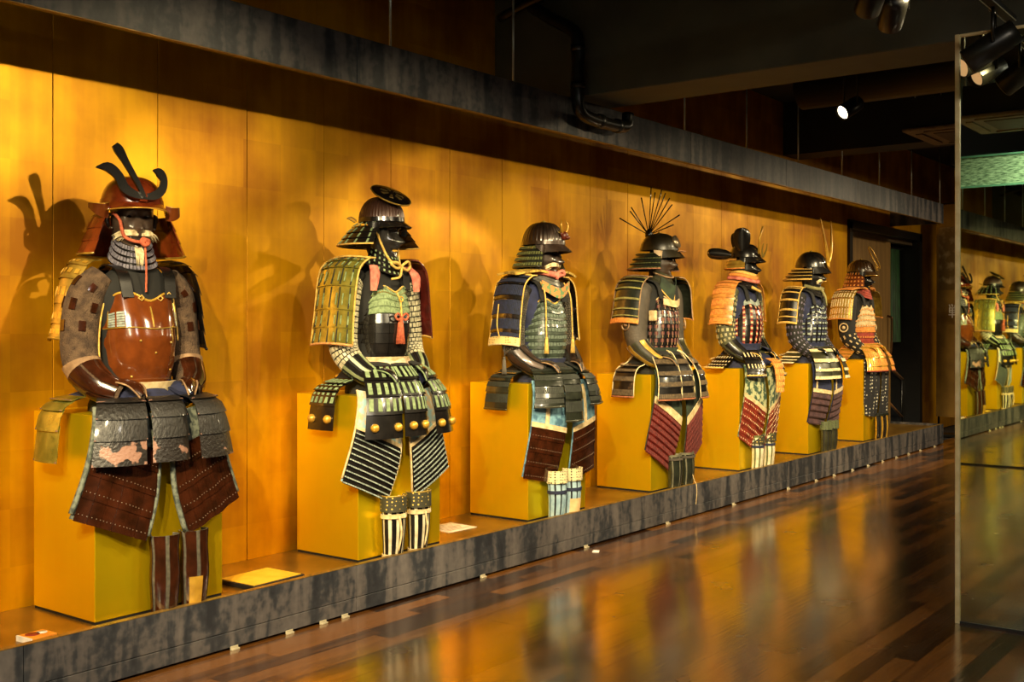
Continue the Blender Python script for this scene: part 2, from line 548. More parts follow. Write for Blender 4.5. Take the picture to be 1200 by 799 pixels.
for k, (_, x, yy) in enumerate(near):
    o = p0 if k == 0 else p0.copy()
    if k: COL.objects.link(o)
    o.location = (x, yy, random.uniform(-0.0003, 0.0003))
rb = MB()
for _, x, yy in rest:
    box(rb, (x + 0.0004, yy + 0.0004, -0.012), (x + PW - 0.0004, yy + PL - 0.0004, 0))
rb.build('plank_field', M_FLOOR, floor, 'stuff')

# display platform
plat = empty('display_platform', (0, 0, 0))
tag(plat, 'long low platform clad in dark slate boards under all the armours', 'platform')
slab('deck', (WX + 0.003, -1.30, 0.05), (FX - 0.03, 14.2, PZ), M_PLATF, plat)
ys = [-1.30] + [4.07 + 1.8 * k for k in range(-2, 6)] + [14.2]
for a, b2 in zip(ys[:-1], ys[1:]):
    slab('front_board', (FX - 0.03, a + 0.0015, 0.086), (FX, b2 - 0.0015, 0.25), M_SLATE, plat, bev=0.002)
    slab('kick_board', (FX - 0.03, a + 0.0015, 0.012), (FX - 0.001, b2 - 0.0015, 0.083), M_SLATE, plat, bev=0.002)
slab('edge_strip', (FX - 0.032, -1.30, 0.2505), (FX + 0.001, 14.2, 0.2525), M_EDGE, plat)
slab('end_board', (WX + 0.003, 14.2, 0.012), (FX, 14.23, 0.25), M_SLATE, plat, bev=0.002)
slab('plinth_core', (WX + 0.003, -1.28, 0.0), (FX - 0.06, 14.18, 0.05), M_BLACK, plat)

# floor clips under the kick board
cl0 = None
for k, yy in enumerate([3.28, 3.61, 3.83, 3.98, 5.1, 6.2, 7.3, 8.4, 9.5, 10.15, 10.6, 11.1, 11.55, 12.0, 12.45, 12.87, 13.3, 13.85]):
    if cl0 is None:
        b = MB(); box(b, (0, -0.022, 0), (0.012, 0.022, 0.008), 0.001); box(b, (-0.004, -0.022, 0), (0.0, 0.022, 0.018), 0.0008)
        cl0 = o = b.build('floor_clip', mat('clip_pale', 'b5a98c', rough=0.5))
    else:
        o = cl0.copy(); COL.objects.link(o)
    o.location = (FX + 0.005, yy, 0.0)
    tag(o, 'small pale metal clip at the foot of the slate clad platform', 'clip', 'metal clips along the foot of the platform')

# hanging valance and its rods
val = empty('hanging_valance', (0, 0, 0))
tag(val, 'long slate grey valance hanging on rods above the armours', 'valance')
for a, b2 in zip(ys[:-1], ys[1:]):
    slab('valance_board', (FX - 0.03, a + 0.0012, 2.742), (FX, b2 - 0.0012, 2.985), M_SLATE, val, bev=0.002)
slab('edge_strip', (FX - 0.034, -1.30, 2.7385), (FX + 0.001, 14.2, 2.7415), M_EDGE, val)
slab('return_board', (WX + 0.003, 14.2, 2.742), (FX, 14.23, 2.985), M_SLATE, val)
rod = None
for k in range(-4, 10):
    yy = 4.38 + 1.1 * k
    if 5.95 < yy < 6.6: continue
    b = MB(); cyl(b, (FX - 0.06, yy, 2.80), (FX - 0.06, yy, 3.8), 0.007, n=8)
    box(b, (FX - 0.075, yy - 0.02, 2.80), (FX - 0.03, yy + 0.02, 2.84))
    r_ = b.build('hanging_rod', M_STEEL, val)

# black pipe hooked round the beam
b = MB()
pts = [(-4.55, 5.98, 3.72), (-4.40, 5.97, 3.62), (-4.22, 5.96, 3.50), (-4.06, 5.96, 3.40), (-4.02, 5.96, 3.30), (-4.02, 5.96, 3.10), (-4.02, 5.96, 2.94), (-4.02, 6.0, 2.87), (-4.02, 6.15, 2.845), (-4.02, 6.45, 2.845), (-4.02, 6.56, 2.87), (-4.02, 6.58, 2.95)]
tube(b, pts, 0.042, 12, sub=60)
pipe = b.build('ceiling_pipe', mat('pipe_black', '14140f', '0d0d0b', rough=0.28))
tag(pipe, 'black pipe bending down round the concrete beam above the valance', 'pipe')
for k, (p, q) in enumerate([((-4.02, 5.96, 3.02), (-4.02, 5.96, 3.06)), ((-4.02, 5.96, 3.26), (-4.02, 5.96, 3.30)), ((-4.02, 6.20, 2.845), (-4.02, 6.24, 2.845)), ((-4.02, 6.42, 2.845), (-4.02, 6.46, 2.845))]):
    b = MB(); cyl(b, p, q, 0.049, n=14); b.build('pipe_collar', MATS['pipe_black'], pipe)
b = MB(); tube(b, [(-4.62, 5.9, 3.56), (-4.2, 5.92, 3.66), (-3.2, 5.9, 3.7), (-1.0, 5.9, 3.7)], 0.03, 10, sub=24)
tag(b.build('electrical_conduit', MATS['pipe_black']), 'thin black conduit running along the dark beam near the ceiling', 'conduit')

# ceiling ducts and cassette
b = MB(); cyl(b, (-3.9, 9.3, 3.58), (3.5, 9.3, 3.58), 0.2, n=24)
tag(b.build('round_duct', mat('duct_black', '15150f', '10100d', rough=0.5)), 'fat round black duct crossing under the dark ceiling', 'duct')
b = MB(); box(b, (-3.9, 13.75, 3.4), (3.5, 14.4, 3.78), 0.01)
tag(b.build('square_duct', MATS['duct_black']), 'square black duct crossing the far end of the ceiling', 'duct')
def cassette(loc, lab):
    r = empty('air_conditioner', loc); tag(r, lab, 'air conditioner')
    slab('casing', (-0.4, -0.4, 0.03), (0.4, 0.4, 0.3), M_BLACK, r)
    slab('fascia_panel', (-0.47, -0.47, 0), (0.47, 0.47, 0.03), mat('cassette_panel', '6b5a40', '54452e', rough=0.5), r, bev=0.008)
    slab('grille', (-0.26, -0.26, -0.008), (0.26, 0.26, 0.002), mat('cassette_grille', '3a2f20', rough=0.6), r, bev=0.004)
    for s in (-1, 1):
        slab('louvre', (-0.3, s * 0.37 - 0.03, -0.012), (0.3, s * 0.37 + 0.03, 0.0), MATS['cassette_panel'], r)
        slab('louvre', (s * 0.37 - 0.03, -0.3, -0.012), (s * 0.37 + 0.03, 0.3, 0.0), MATS['cassette_panel'], r)
    for sx in (-1, 1):
        for sy in (-1, 1):
            b = MB(); cyl(b, (sx * 0.38, sy * 0.38, 0.25), (sx * 0.38, sy * 0.38, 3.8 - loc[2]), 0.006, n=6); b.build('hanger', M_STEEL, r)
cassette((-2.75, 10.35, 3.19), 'square ceiling air conditioner hanging in the dark beyond the beam')
cassette((-2.4, 0.9, 3.3), 'square ceiling air conditioner hanging between the two mirrors')

# doorway at the far end of the gold wall
dr = empty('door_1', (0, 0, 0)); dr['kind'] = 'structure'
M_DF = mat('door_frame_black', '0d0c0b', rough=0.35)
slab('jamb', (-5.2, 12.72, 0), (WX + 0.03, 12.82, 2.70), M_DF, dr)
slab('jamb', (-5.2, 15.32, 0), (WX + 0.03, 15.42, 2.70), M_DF, dr)
slab('lintel', (-5.2, 12.72, 2.62), (WX + 0.03, 15.42, 2.72), M_DF, dr)
slab('track_rail', (-4.94, 12.82, 2.56), (-4.85, 15.32, 2.62), mat('rail_dull', '6b5a45', rough=0.4, metal=0.6), dr)
slab('leaf', (-4.92, 12.82, 0.02), (-4.87, 14.50, 2.56), mat('door_leaf_brown', '7d6034', '684e28', rough=0.5, scale=3, stretch=(1, 6, 0.4)), dr)
b = MB(); tube(b, [(-4.87, 14.38, 1.10), (-4.82, 14.38, 1.12), (-4.81, 14.38, 1.35), (-4.81, 14.38, 1.55), (-4.82, 14.38, 1.58), (-4.87, 14.38, 1.60)], 0.014, 8, sub=24)
b.build('handle', mat('handle_bronze', '5a4028', rough=0.35, metal=0.8), dr)
slab('wall_left_recess', (-6.4, 12.4, 0), (-6.3, 15.8, 3.0), M_DARKWALL, kind='structure')
slab('wall_left_cheek', (-6.4, 12.4, 0), (-5.0, 12.5, 3.0), M_DARKWALL, kind='structure')
slab('wall_left_return', (-6.4, 15.5, 0), (-5.0, 15.6, 3.0), M_DARKWALL, kind='structure')
slab('ceiling_recess', (-6.4, 12.4, 3.0), (-5.0, 15.6, 3.05), M_CEIL, kind='structure')
slab('curtain_pole', (-5.02, 14.55, 2.5), (-4.98, 15.32, 2.53), M_DF, dr)
S = strip([(-5.0, 15.02, 2.5), (-5.0, 15.02, 1.25)], [(0.01, 0.20, 0)] * 2, (0.03, 0, 0), (1, 0, 0), wave=0.02, nw=7)
b = MB(); patch(b, S, nu=40, nv=6, th=0.004)
tag(b.build('hanging_curtain', mat('curtain_green', '1d4a22', '0c1c0b', rough=0.6, scale=10, stretch=(1, 12, 0.5))), 'dark green curtain hanging behind the open doorway', 'curtain')
hr = empty('stair_rail', (-4.98, 14.88, 0)); tag(hr, 'sloping handrail in the dark behind the doorway', 'handrail')
b = MB(); tube(b, [(0, -0.35, 1.02), (0, 0.42, 0.74)], 0.022, 8); b.build('top_rail', mat('rail_wood', '8a6238', '6b4826', rough=0.4), hr)
b = MB(); tube(b, [(0, -0.35, 0.55), (0, 0.42, 0.22)], 0.018, 8); b.build('lower_rail', MATS['rail_wood'], hr)
for yy, z1 in ((-0.33, 1.0), (0.40, 0.74)):
    b = MB(); cyl(b, (0, yy, 0), (0, yy, z1), 0.016, n=8); b.build('post', M_DF, hr)

# banner at the end of the platform
bn = empty('standing_banner', (-4.05, 15.2, 0)); tag(bn, 'tall tan banner with blossom print and white character by the doorway', 'banner')
S = strip([(0, 0, 3.08), (0, 0.0, 1.6), (0.0, -0.03, 0.26)], [(0.47, -0.10, 0)] * 3, (0, -0.04, 0), (0, -1, 0), wave=0.018, nw=2.2)
b = MB(); patch(b, S, nu=30, nv=20, th=0.003)
mb_ = mat('banner_cloth', '85652c', '6e5222', rough=0.36, scale=4)
b.build('cloth', mb_, bn)
b = MB(); patch(b, S, -0.92, 0.95, 0.10, 0.38, nu=24, nv=10, h0=0.004, h1=0.004, th=0.003)
b.build('blossom_print', mat('blossom_print', '94815c', '5e471f', rough=0.45, scale=7, detail=6, lo=0.48, hi=0.66), bn)
b = MB(); cyl(b, (-0.5, 0.1, 3.09), (0.5, -0.1, 3.09), 0.015, n=8); b.build('top_bar', M_DF, bn)
b = MB(); cyl(b, (-0.45, 0.13, 0), (-0.45, 0.13, 3.09), 0.014, n=8); b.build('pole', M_DF, bn)
slab('foot', (-0.5, -0.05, 0), (0.5, 0.25, 0.03), M_DF, bn)
fc = bpy.data.curves.new('character', 'FONT'); fc.body = '\u6226'; fc.size = 0.20; fc.align_x = 'CENTER'; fc.align_y = 'CENTER'; fc.extrude = 0.002
to = bpy.data.objects.new('character', fc); COL.objects.link(to)
bpy.context.view_layer.update()
me_t = bpy.data.meshes.new_from_object(to.evaluated_get(bpy.context.evaluated_depsgraph_get()))
bpy.data.objects.remove(to)
me_t.materials.clear(); me_t.materials.append(mat('character_white', 'd8cfc0', rough=0.6))
to = link('character', me_t, bn, label='white painted character')
to.location = (-0.19, -0.036, 1.65); to.rotation_euler = (PI / 2, 0, math.atan2(-0.10, 0.47))

# ------------------------------------------------------------------ mirrors
def mirror_mat(name, col, rough):
    m = bpy.data.materials.new(name); m.use_nodes = True
    b = m.node_tree.nodes['Principled BSDF']
    b.inputs['Base Color'].default_value = (*srgb(col), 1); b.inputs['Metallic'].default_value = 1.0
    b.inputs['Roughness'].default_value = rough
    return m
M_MIR = mirror_mat('mirror_silver', 'e9f0d6', 0.012)
mr = empty('wall_mirror', (-1.59, 5.77, 0)); tag(mr, 'tall mirror panel edged in brass at the right of the aisle', 'mirror')
slab('glass', (0.0, 0, 0.012), (2.6, 0.02, 2.93), M_MIR, mr)
slab('backing', (0.0, 0.021, 0.0), (2.6, 0.12, 2.93), M_BLACK, mr)
slab('brass_edge', (-0.022, -0.012, 0.0), (0.0, 0.12, 2.945), M_BRASS, mr, bev=0.002)
slab('top_trim', (0.0, -0.008, 2.93), (2.6, 0.12, 2.945), M_BRASS, mr, bev=0.002)
slab('base_trim', (0.0, -0.006, 0.0), (2.6, 0.02, 0.012), M_BLACK, mr)
m2 = empty('rear_mirror', (-2.6, -0.78, 0)); tag(m2, 'mirror panel behind the viewer seen only inside the brass edged mirror', 'mirror')
slab('glass', (-1.4, -0.02, 0.015), (1.9, 0, 2.94), M_MIR, m2)
slab('backing', (-1.4, -0.12, 0.0), (1.9, -0.021, 2.94), M_BLACK, m2)
slab('base_trim', (-1.4, -0.02, 0.0), (1.9, 0.008, 0.015), M_BLACK, m2)
gm = mat('green_stone', 'a3c9a4', '35583c', rough=0.4, scale=14, detail=8, lo=0.38, hi=0.60, stretch=(1.2, 1, 7))
gp = empty('green_header', (-1.8, -0.80, 2.96)); tag(gp, 'green veined header panel above the rear mirror', 'panel')
slab('face', (-2.1, -0.1, 0.0), (1.8, 0.0, 0.30), gm, gp)
slab('lower_trim', (-2.1, -0.1, -0.02), (1.8, 0.02, 0.0), mat('green_trim', '5d9a7c', rough=0.4), gp)
slab('upper_trim', (-2.1, -0.1, 0.30), (1.8, 0.02, 0.32), MATS['green_trim'], gp)

# ------------------------------------------------------------------ spotlights
M_CAN = mat('spot_black', '16150f', '100f0c', rough=0.35, metal=0.3)
M_LENS = emit('spot_lens', 'ffe9c4', 5.0)
M_LENSD = emit('spot_lens_shielded', 'f0b98a', 0.35)
def spotlight(loc, target, watts, label, cone=40, radius=0.03, blend=0.25, size=(0.058, 0.20), drop=0.12, col=LAMP, group=None, lens=False):
    d = Vector(target) - Vector(loc)
    r = empty('track_spotlight', loc); r.rotation_euler = d.to_track_quat('-Z', 'Y').to_euler()
    tag(r, label, 'spotlight', group)
    R_, Lc = size
    ang = np.linspace(0, 2 * PI, 25)
    b = MB()
    prof = [(R_ * 0.86, 0.03), (R_ * 0.95, 0.0), (R_, 0.004), (R_, Lc * 0.8), (R_ * 0.93, Lc * 0.83), (R_ * 0.93, Lc), (0.001, Lc)]
    v = [(p * math.cos(a), p * math.sin(a), z) for p, z in prof for a in ang]
    b.add(v, grid_faces(24, len(prof) - 1), True)
    b.build('can', M_CAN, r)
    b = MB(); v = [(q * math.cos(a), q * math.sin(a), 0.028) for q in (0.001, R_ * 0.87) for a in ang]
    b.add(v, grid_faces(24, 1, 0, True), False)
    b.build('lens', M_LENS if lens else M_LENSD, r, label='round glass lens')
    # bracket and adapter hang the can from the track, in world directions
    q = r.rotation_euler.to_matrix().transposed()
    up = q @ Vector((0, 0, 1)); side = q @ Vector((1, 0, 0)) * 0 + Vector((1, 0, 0))
    mid = Vector((0, 0, Lc * 0.55))
    b = MB()
    for s in (-1, 1):
        p = mid + side * (s * (R_ + 0.006)); t = p + up * (drop - 0.01)
        tube(b, [tuple(p), tuple(t)], 0.008, 6)
    tube(b, [tuple(mid + side * (-(R_ + 0.006)) + up * (drop - 0.01)), tuple(mid + side * (R_ + 0.006) + up * (drop - 0.01))], 0.008, 6)
    b.build('bracket', M_CAN, r)
    b = MB(); tube(b, [tuple(mid + up * (drop - 0.01)), tuple(mid + up * (drop + 0.04))], 0.022, 10)
    b.build('track_adapter', mat('adapter_grey', '3c3d39', rough=0.5), r)
    if watts:
        ld = bpy.data.lights.new('spot_light', 'SPOT'); ld.energy = watts; ld.color = col
        ld.spot_size = math.radians(cone); ld.spot_blend = blend; ld.shadow_soft_size = radius
        lo = bpy.data.objects.new('spot_light', ld); COL.objects.link(lo); lo.parent = r; lo.location = (0, 0, -0.01)
    return r

def track(name, lo, hi, label):
    b = MB(); box(b, lo, hi, 0.003)
    o = b.build(name, M_BLACK); tag(o, label, 'track')
    # pale slot edges of the track
    for s in (lo[0], hi[0] - 0.004):
        slab('slot_edge', (s, lo[1], lo[2] - 0.003), (s + 0.004, hi[1], lo[2]), M_STEEL, o)
    return o
TRX = -1.25
track('lighting_track', (TRX - 0.02, -0.7, 3.32), (TRX + 0.02, 6.0, 3.36), 'long black ceiling track over the near aisle')
track('lighting_track', (TRX - 0.02, 6.55, 3.32), (TRX + 0.02, 13.6, 3.36), 'long black ceiling track beyond the beam')
track('lighting_track', (-1.77, -0.7, 3.32), (-1.73, 6.0, 3.36), 'long black ceiling track nearer the gold wall')
track('lighting_track', (-1.77, 6.55, 3.32), (-1.73, 9.0, 3.36), 'short black ceiling track beyond the beam nearer the wall')
track('lighting_track', (-1.36, 2.4, 2.955), (-1.31, 5.70, 2.98), 'low lighting track ending above the brass edged mirror')

AY = [2.98, 4.53, 6.05, 7.60, 9.10, 10.60, 12.10]
NTH = ['first', 'second', 'third', 'fourth', 'fifth', 'sixth', 'seventh']
for i, yy in enumerate(AY):
    src_y = yy + 0.95
    if 5.4 < src_y < 6.9: src_y = 5.2
    spotlight((TRX, src_y, 3.14), (-4.5, yy, 1.05), LAMP_W * (1.3 if i == 0 else 1.0), f'track spotlight over the aisle aimed back at the {NTH[i]} suit of armour', cone=60, blend=0.45, drop=0.16)
    src_y = yy - 4.2
    if 5.4 < src_y < 6.9: src_y = 5.2
    if i == 0: src_y = -0.55
    lz = 2.9 if 4.3 < src_y < 6 else 3.14
    spotlight((-1.75, src_y, lz), (-4.45, yy - 0.30, 0.62), LAMP_W * 5.0, f'track spotlight aimed along the gold wall at the {NTH[i]} plinth', cone=36, blend=0.6, drop=0.16 + 3.14 - lz)
# the ones the photograph shows
spotlight((-3.1, 8.13, 3.08), (-4.5, 4.9, 1.15), 110, 'lit spotlight hanging in the dark beyond the beam', cone=34, size=(0.06, 0.2), drop=0.66, lens=True)
spotlight((-1.47, 5.44, 2.725), (-4.4, 4.9, 0.95), 60, 'black can spotlight hanging before the top of the brass edged mirror', cone=38, size=(0.062, 0.25), drop=0.17)

# ------------------------------------------------------------------ armour materials
def lac(n, c, c2=None, rough=0.25, **k):
    k.setdefault('scale', 18); k.setdefault('coat', 0.6)
    return mat(n, c, c2, rough=rough, **k)
L_BLACK = lac('black_lacquer', '181513', '0d0b0a')
L_BROWN = lac('brown_lacquer', '6a3412', '582a0e', rough=0.14)
L_RUSSET = lac('russet_lacquer', '38190b', '241006', rough=0.16)
L_WORN = lac('worn_black_leather', '1a1512', '100d0b', rough=0.5, coat=0.1, scale=60, bump=0.5, bscale=90, stretch=(1, 1, 0.4))
L_PEEL = lac('peeled_leather', '1c1613', '8f6a5a', rough=0.45, coat=0.2, scale=8, lo=0.40, hi=0.42, bump=0.4, bscale=80)
L_GOLD = lac('gold_lacquer', 'd8a83c', 'b98a2c', rough=0.35, metal=0.45)
L_GOLDD = lac('dull_gold_metal', 'b8953c', '8f7028', rough=0.38, metal=0.5)
L_GREENGOLD = lac('olive_gold_lacquer', 'a39a44', '767630', rough=0.25, metal=0.6)
L_OXBLOOD = lac('oxblood_lacquer', '5a1a14', '3c0f0c', rough=0.3)
L_TEAL = lac('teal_lacquer', '3c463a', '2a322a', rough=0.3)
L_DGREEN = lac('dark_green_lacquer', '24271e', '171914', rough=0.25)
L_OLIVE = lac('dark_olive_lacquer', '33321f', '201f13', rough=0.33)
L_IRON = lac('iron_russet', '3a2a20', '241a14', rough=0.36, metal=0.4)
L_MAHOG = lac('mahogany_bowl', '7c3214', '5a200b', rough=0.18)
C_FUR = mat('brown_fur_cloth', '5e4935', '3c2c1f', rough=0.95, scale=30, bump=0.9, bscale=160)
C_NAVY = mat('navy_cloth', '1d2346', '12162e', rough=0.85, scale=20)
C_BLACK = mat('black_cloth', '15130f', '0c0b09', rough=0.85)
C_BROC = mat('grey_brocade', '6f7466', '3f4640', rough=0.8, scale=45, lo=0.42, hi=0.58)
C_BLUE = mat('pale_blue_brocade', '8fb0b4', 'b9a27c', rough=0.8, scale=26, lo=0.42, hi=0.56)
C_BLUE2 = mat('blue_brocade', '6a93a4', '3a5d72', rough=0.8, scale=22, lo=0.42, hi=0.58)
C_GREEN = mat('green_floral_cloth', 'a3a57c', '2f4634', rough=0.8, scale=24, lo=0.46, hi=0.55)
C_DKGREEN = mat('dark_green_cloth', '2b3826', '1a2318', rough=0.85, scale=14)
C_CREAM = mat('cream_cloth', 'cbb68c', 'a98f62', rough=0.85, scale=30)
C_TAN = mat('tan_leather', '9a7a58', '6d5238', rough=0.8, scale=16, bump=0.4, bscale=60)
C_GREYL = mat('grey_leather', '463d32', '2f2921', rough=0.7, scale=10, bump=0.4, bscale=60)
C_MAIL = mat('dark_mail', '34302a', '1b1916', rough=0.5, metal=0.5, scale=120, lo=0.4, hi=0.6, bump=0.8, bscale=220)
C_ORANGE = mat('orange_cord', 'c05e3a', '8f4028', rough=0.8, scale=60)
C_PINK = mat('pink_brocade', 'cf7a64', 'a04c40', rough=0.8, scale=30)
C_YELLOW = mat('yellow_cord', 'd8b05a', 'b08a3c', rough=0.8, scale=60)
C_RED = mat('red_silk', '9c3624', '742618', rough=0.75, scale=30)
C_WHITEHAIR = mat('pale_hair', 'd8c9a0', 'a8926a', rough=0.9, scale=60)
C_SAGE = mat('sage_lacing', '7f9168', '5e6f4c', rough=0.8, scale=50)
C_CREAML = mat('cream_lacing', 'd9c9a0', 'b39f72', rough=0.8, scale=50)
C_NAVYL = mat('navy_lacing', '18203e', '0f1528', rough=0.8, scale=50)
C_BLACKL = mat('black_lacing', '1a1a1a', '0e0e0e', rough=0.8, scale=50)
C_GREYL2 = mat('silver_lacing', '98a196', '68726c', rough=0.7, scale=50)
C_REDL = mat('dark_red_lacing', '6e2c26', '481816', rough=0.8, scale=50)
C_ORL = mat('orange_lacing', 'd98f3e', 'b46b28', rough=0.8, scale=50)
C_OLIVEL = mat('olive_lacing', '5c5f30', '42451f', rough=0.8, scale=50)
C_HEX = mat('hexagon_padding', 'c9b98c', '3d3a26', rough=0.8, tex='dots', scale=55, lo=0.30, hi=0.36)
C_HEXD = mat('studded_padding', '2f2c18', 'c8a850', rough=0.7, tex='dots', scale=48, lo=0.20, hi=0.26)
C_DOTS = mat('white_dotted_cloth', '17161a', 'b9b3a0', rough=0.8, tex='dots', scale=26, lo=0.24, hi=0.30)
C_GOLDBROC = mat('gold_brocade', 'c9a445', '7a6226', rough=0.7, scale=40, lo=0.42, hi=0.56)
C_FLESH = L_BLACK

# ------------------------------------------------------------------ lamellar building blocks
def lames(parent, S, n, m, u0=-1, u1=1, v0=0, v1=1, lap=0.22, h0=0.002, h1=0.010, th=0.003, nu=8, nv=2, name='lame', lace=None, mats=None, skip=0):
    """n overlapping strips down a surface; lace = (material, columns, width share, top share, bottom share[, u-range])"""
    dv = (v1 - v0) / n
    mb = MB()
    for k in range(n):
        a, b_ = v0 + dv * k, v0 + dv * (k + 1)
        aa = a - (lap * dv if k else 0)
        b = MB()
        patch(b, S, u0, u1, aa, b_, nu, nv, h0, h1, th)
        b.build(name, (mats[k % len(mats)] if mats else m), parent)
        for lc in ([lace] if isinstance(lace, tuple) else (lace or [])) if k < n - skip else []:
            lm, nc, ws, t0, t1 = lc[:5]
            ua, ub = lc[5] if len(lc) > 5 else (u0, u1)
            du = (ub - ua) / nc
            cells = [(ua + du * (c + 0.5 - ws / 2), ua + du * (c + 0.5 + ws / 2), a + dv * t0, a + dv * t1) for c in range(nc)]
            hh = [(h0 + (h1 - h0) * t0 + 0.003, h0 + (h1 - h0) * t1 + 0.003)] * nc
            mb_ = lc_mb.setdefault((id(parent), lm.name), (MB(), parent, lm))[0]
            tiles(mb_, S, cells, np.array(hh), 0.003)
    return
lc_mb = {}
def flush_lacing():
    for mb_, parent, lm in lc_mb.values():
        mb_.build('lacing', lm, parent, 'stuff')
    lc_mb.clear()

def rimtube(parent, S, side, m, r=0.004, name='rim', u0=-1, u1=1, v=1.0, h=0.004, n=24):
    """bead along one edge: side 'v' runs across at v, side 'u' runs down at u0"""
    if side == 'v':
        u = np.linspace(u0, u1, n); P = S.fn(u, np.full(n, v)) + S.normal(u, np.full(n, v)) * h
    else:
        vv = np.linspace(0, v, n); P = S.fn(np.full(n, u0), vv) + S.normal(np.full(n, u0), vv) * h
    b = MB(); tube(b, P, r, 6); return b.build(name, m, parent)

def cord(parent, P, r, m, name='cord', sub=30, n=6):
    b = MB(); tube(b, P, r, n, sub=sub); return b.build(name, m, parent)

def tassel(parent, top, L, r, m, knot=None):
    x, y, z = top
    b = MB(); ball(b, (x, y, z), r * 0.7, 8, 6)
    tube(b, [(x, y, z - r * 0.4), (x, y, z - L * 0.4), (x, y, z - L)], [r * 0.6, r * 0.9, r * 1.1], 10)
    for k in range(10):
        a = 2 * PI * k / 10
        tube(b, [(x + r * 0.5 * math.cos(a), y + r * 0.5 * math.sin(a), z - r * 0.5), (x + r * 1.05 * math.cos(a), y + r * 1.05 * math.sin(a), z - L * 1.03)], r * 0.22, 4)
    return b.build('tassel', m, parent)

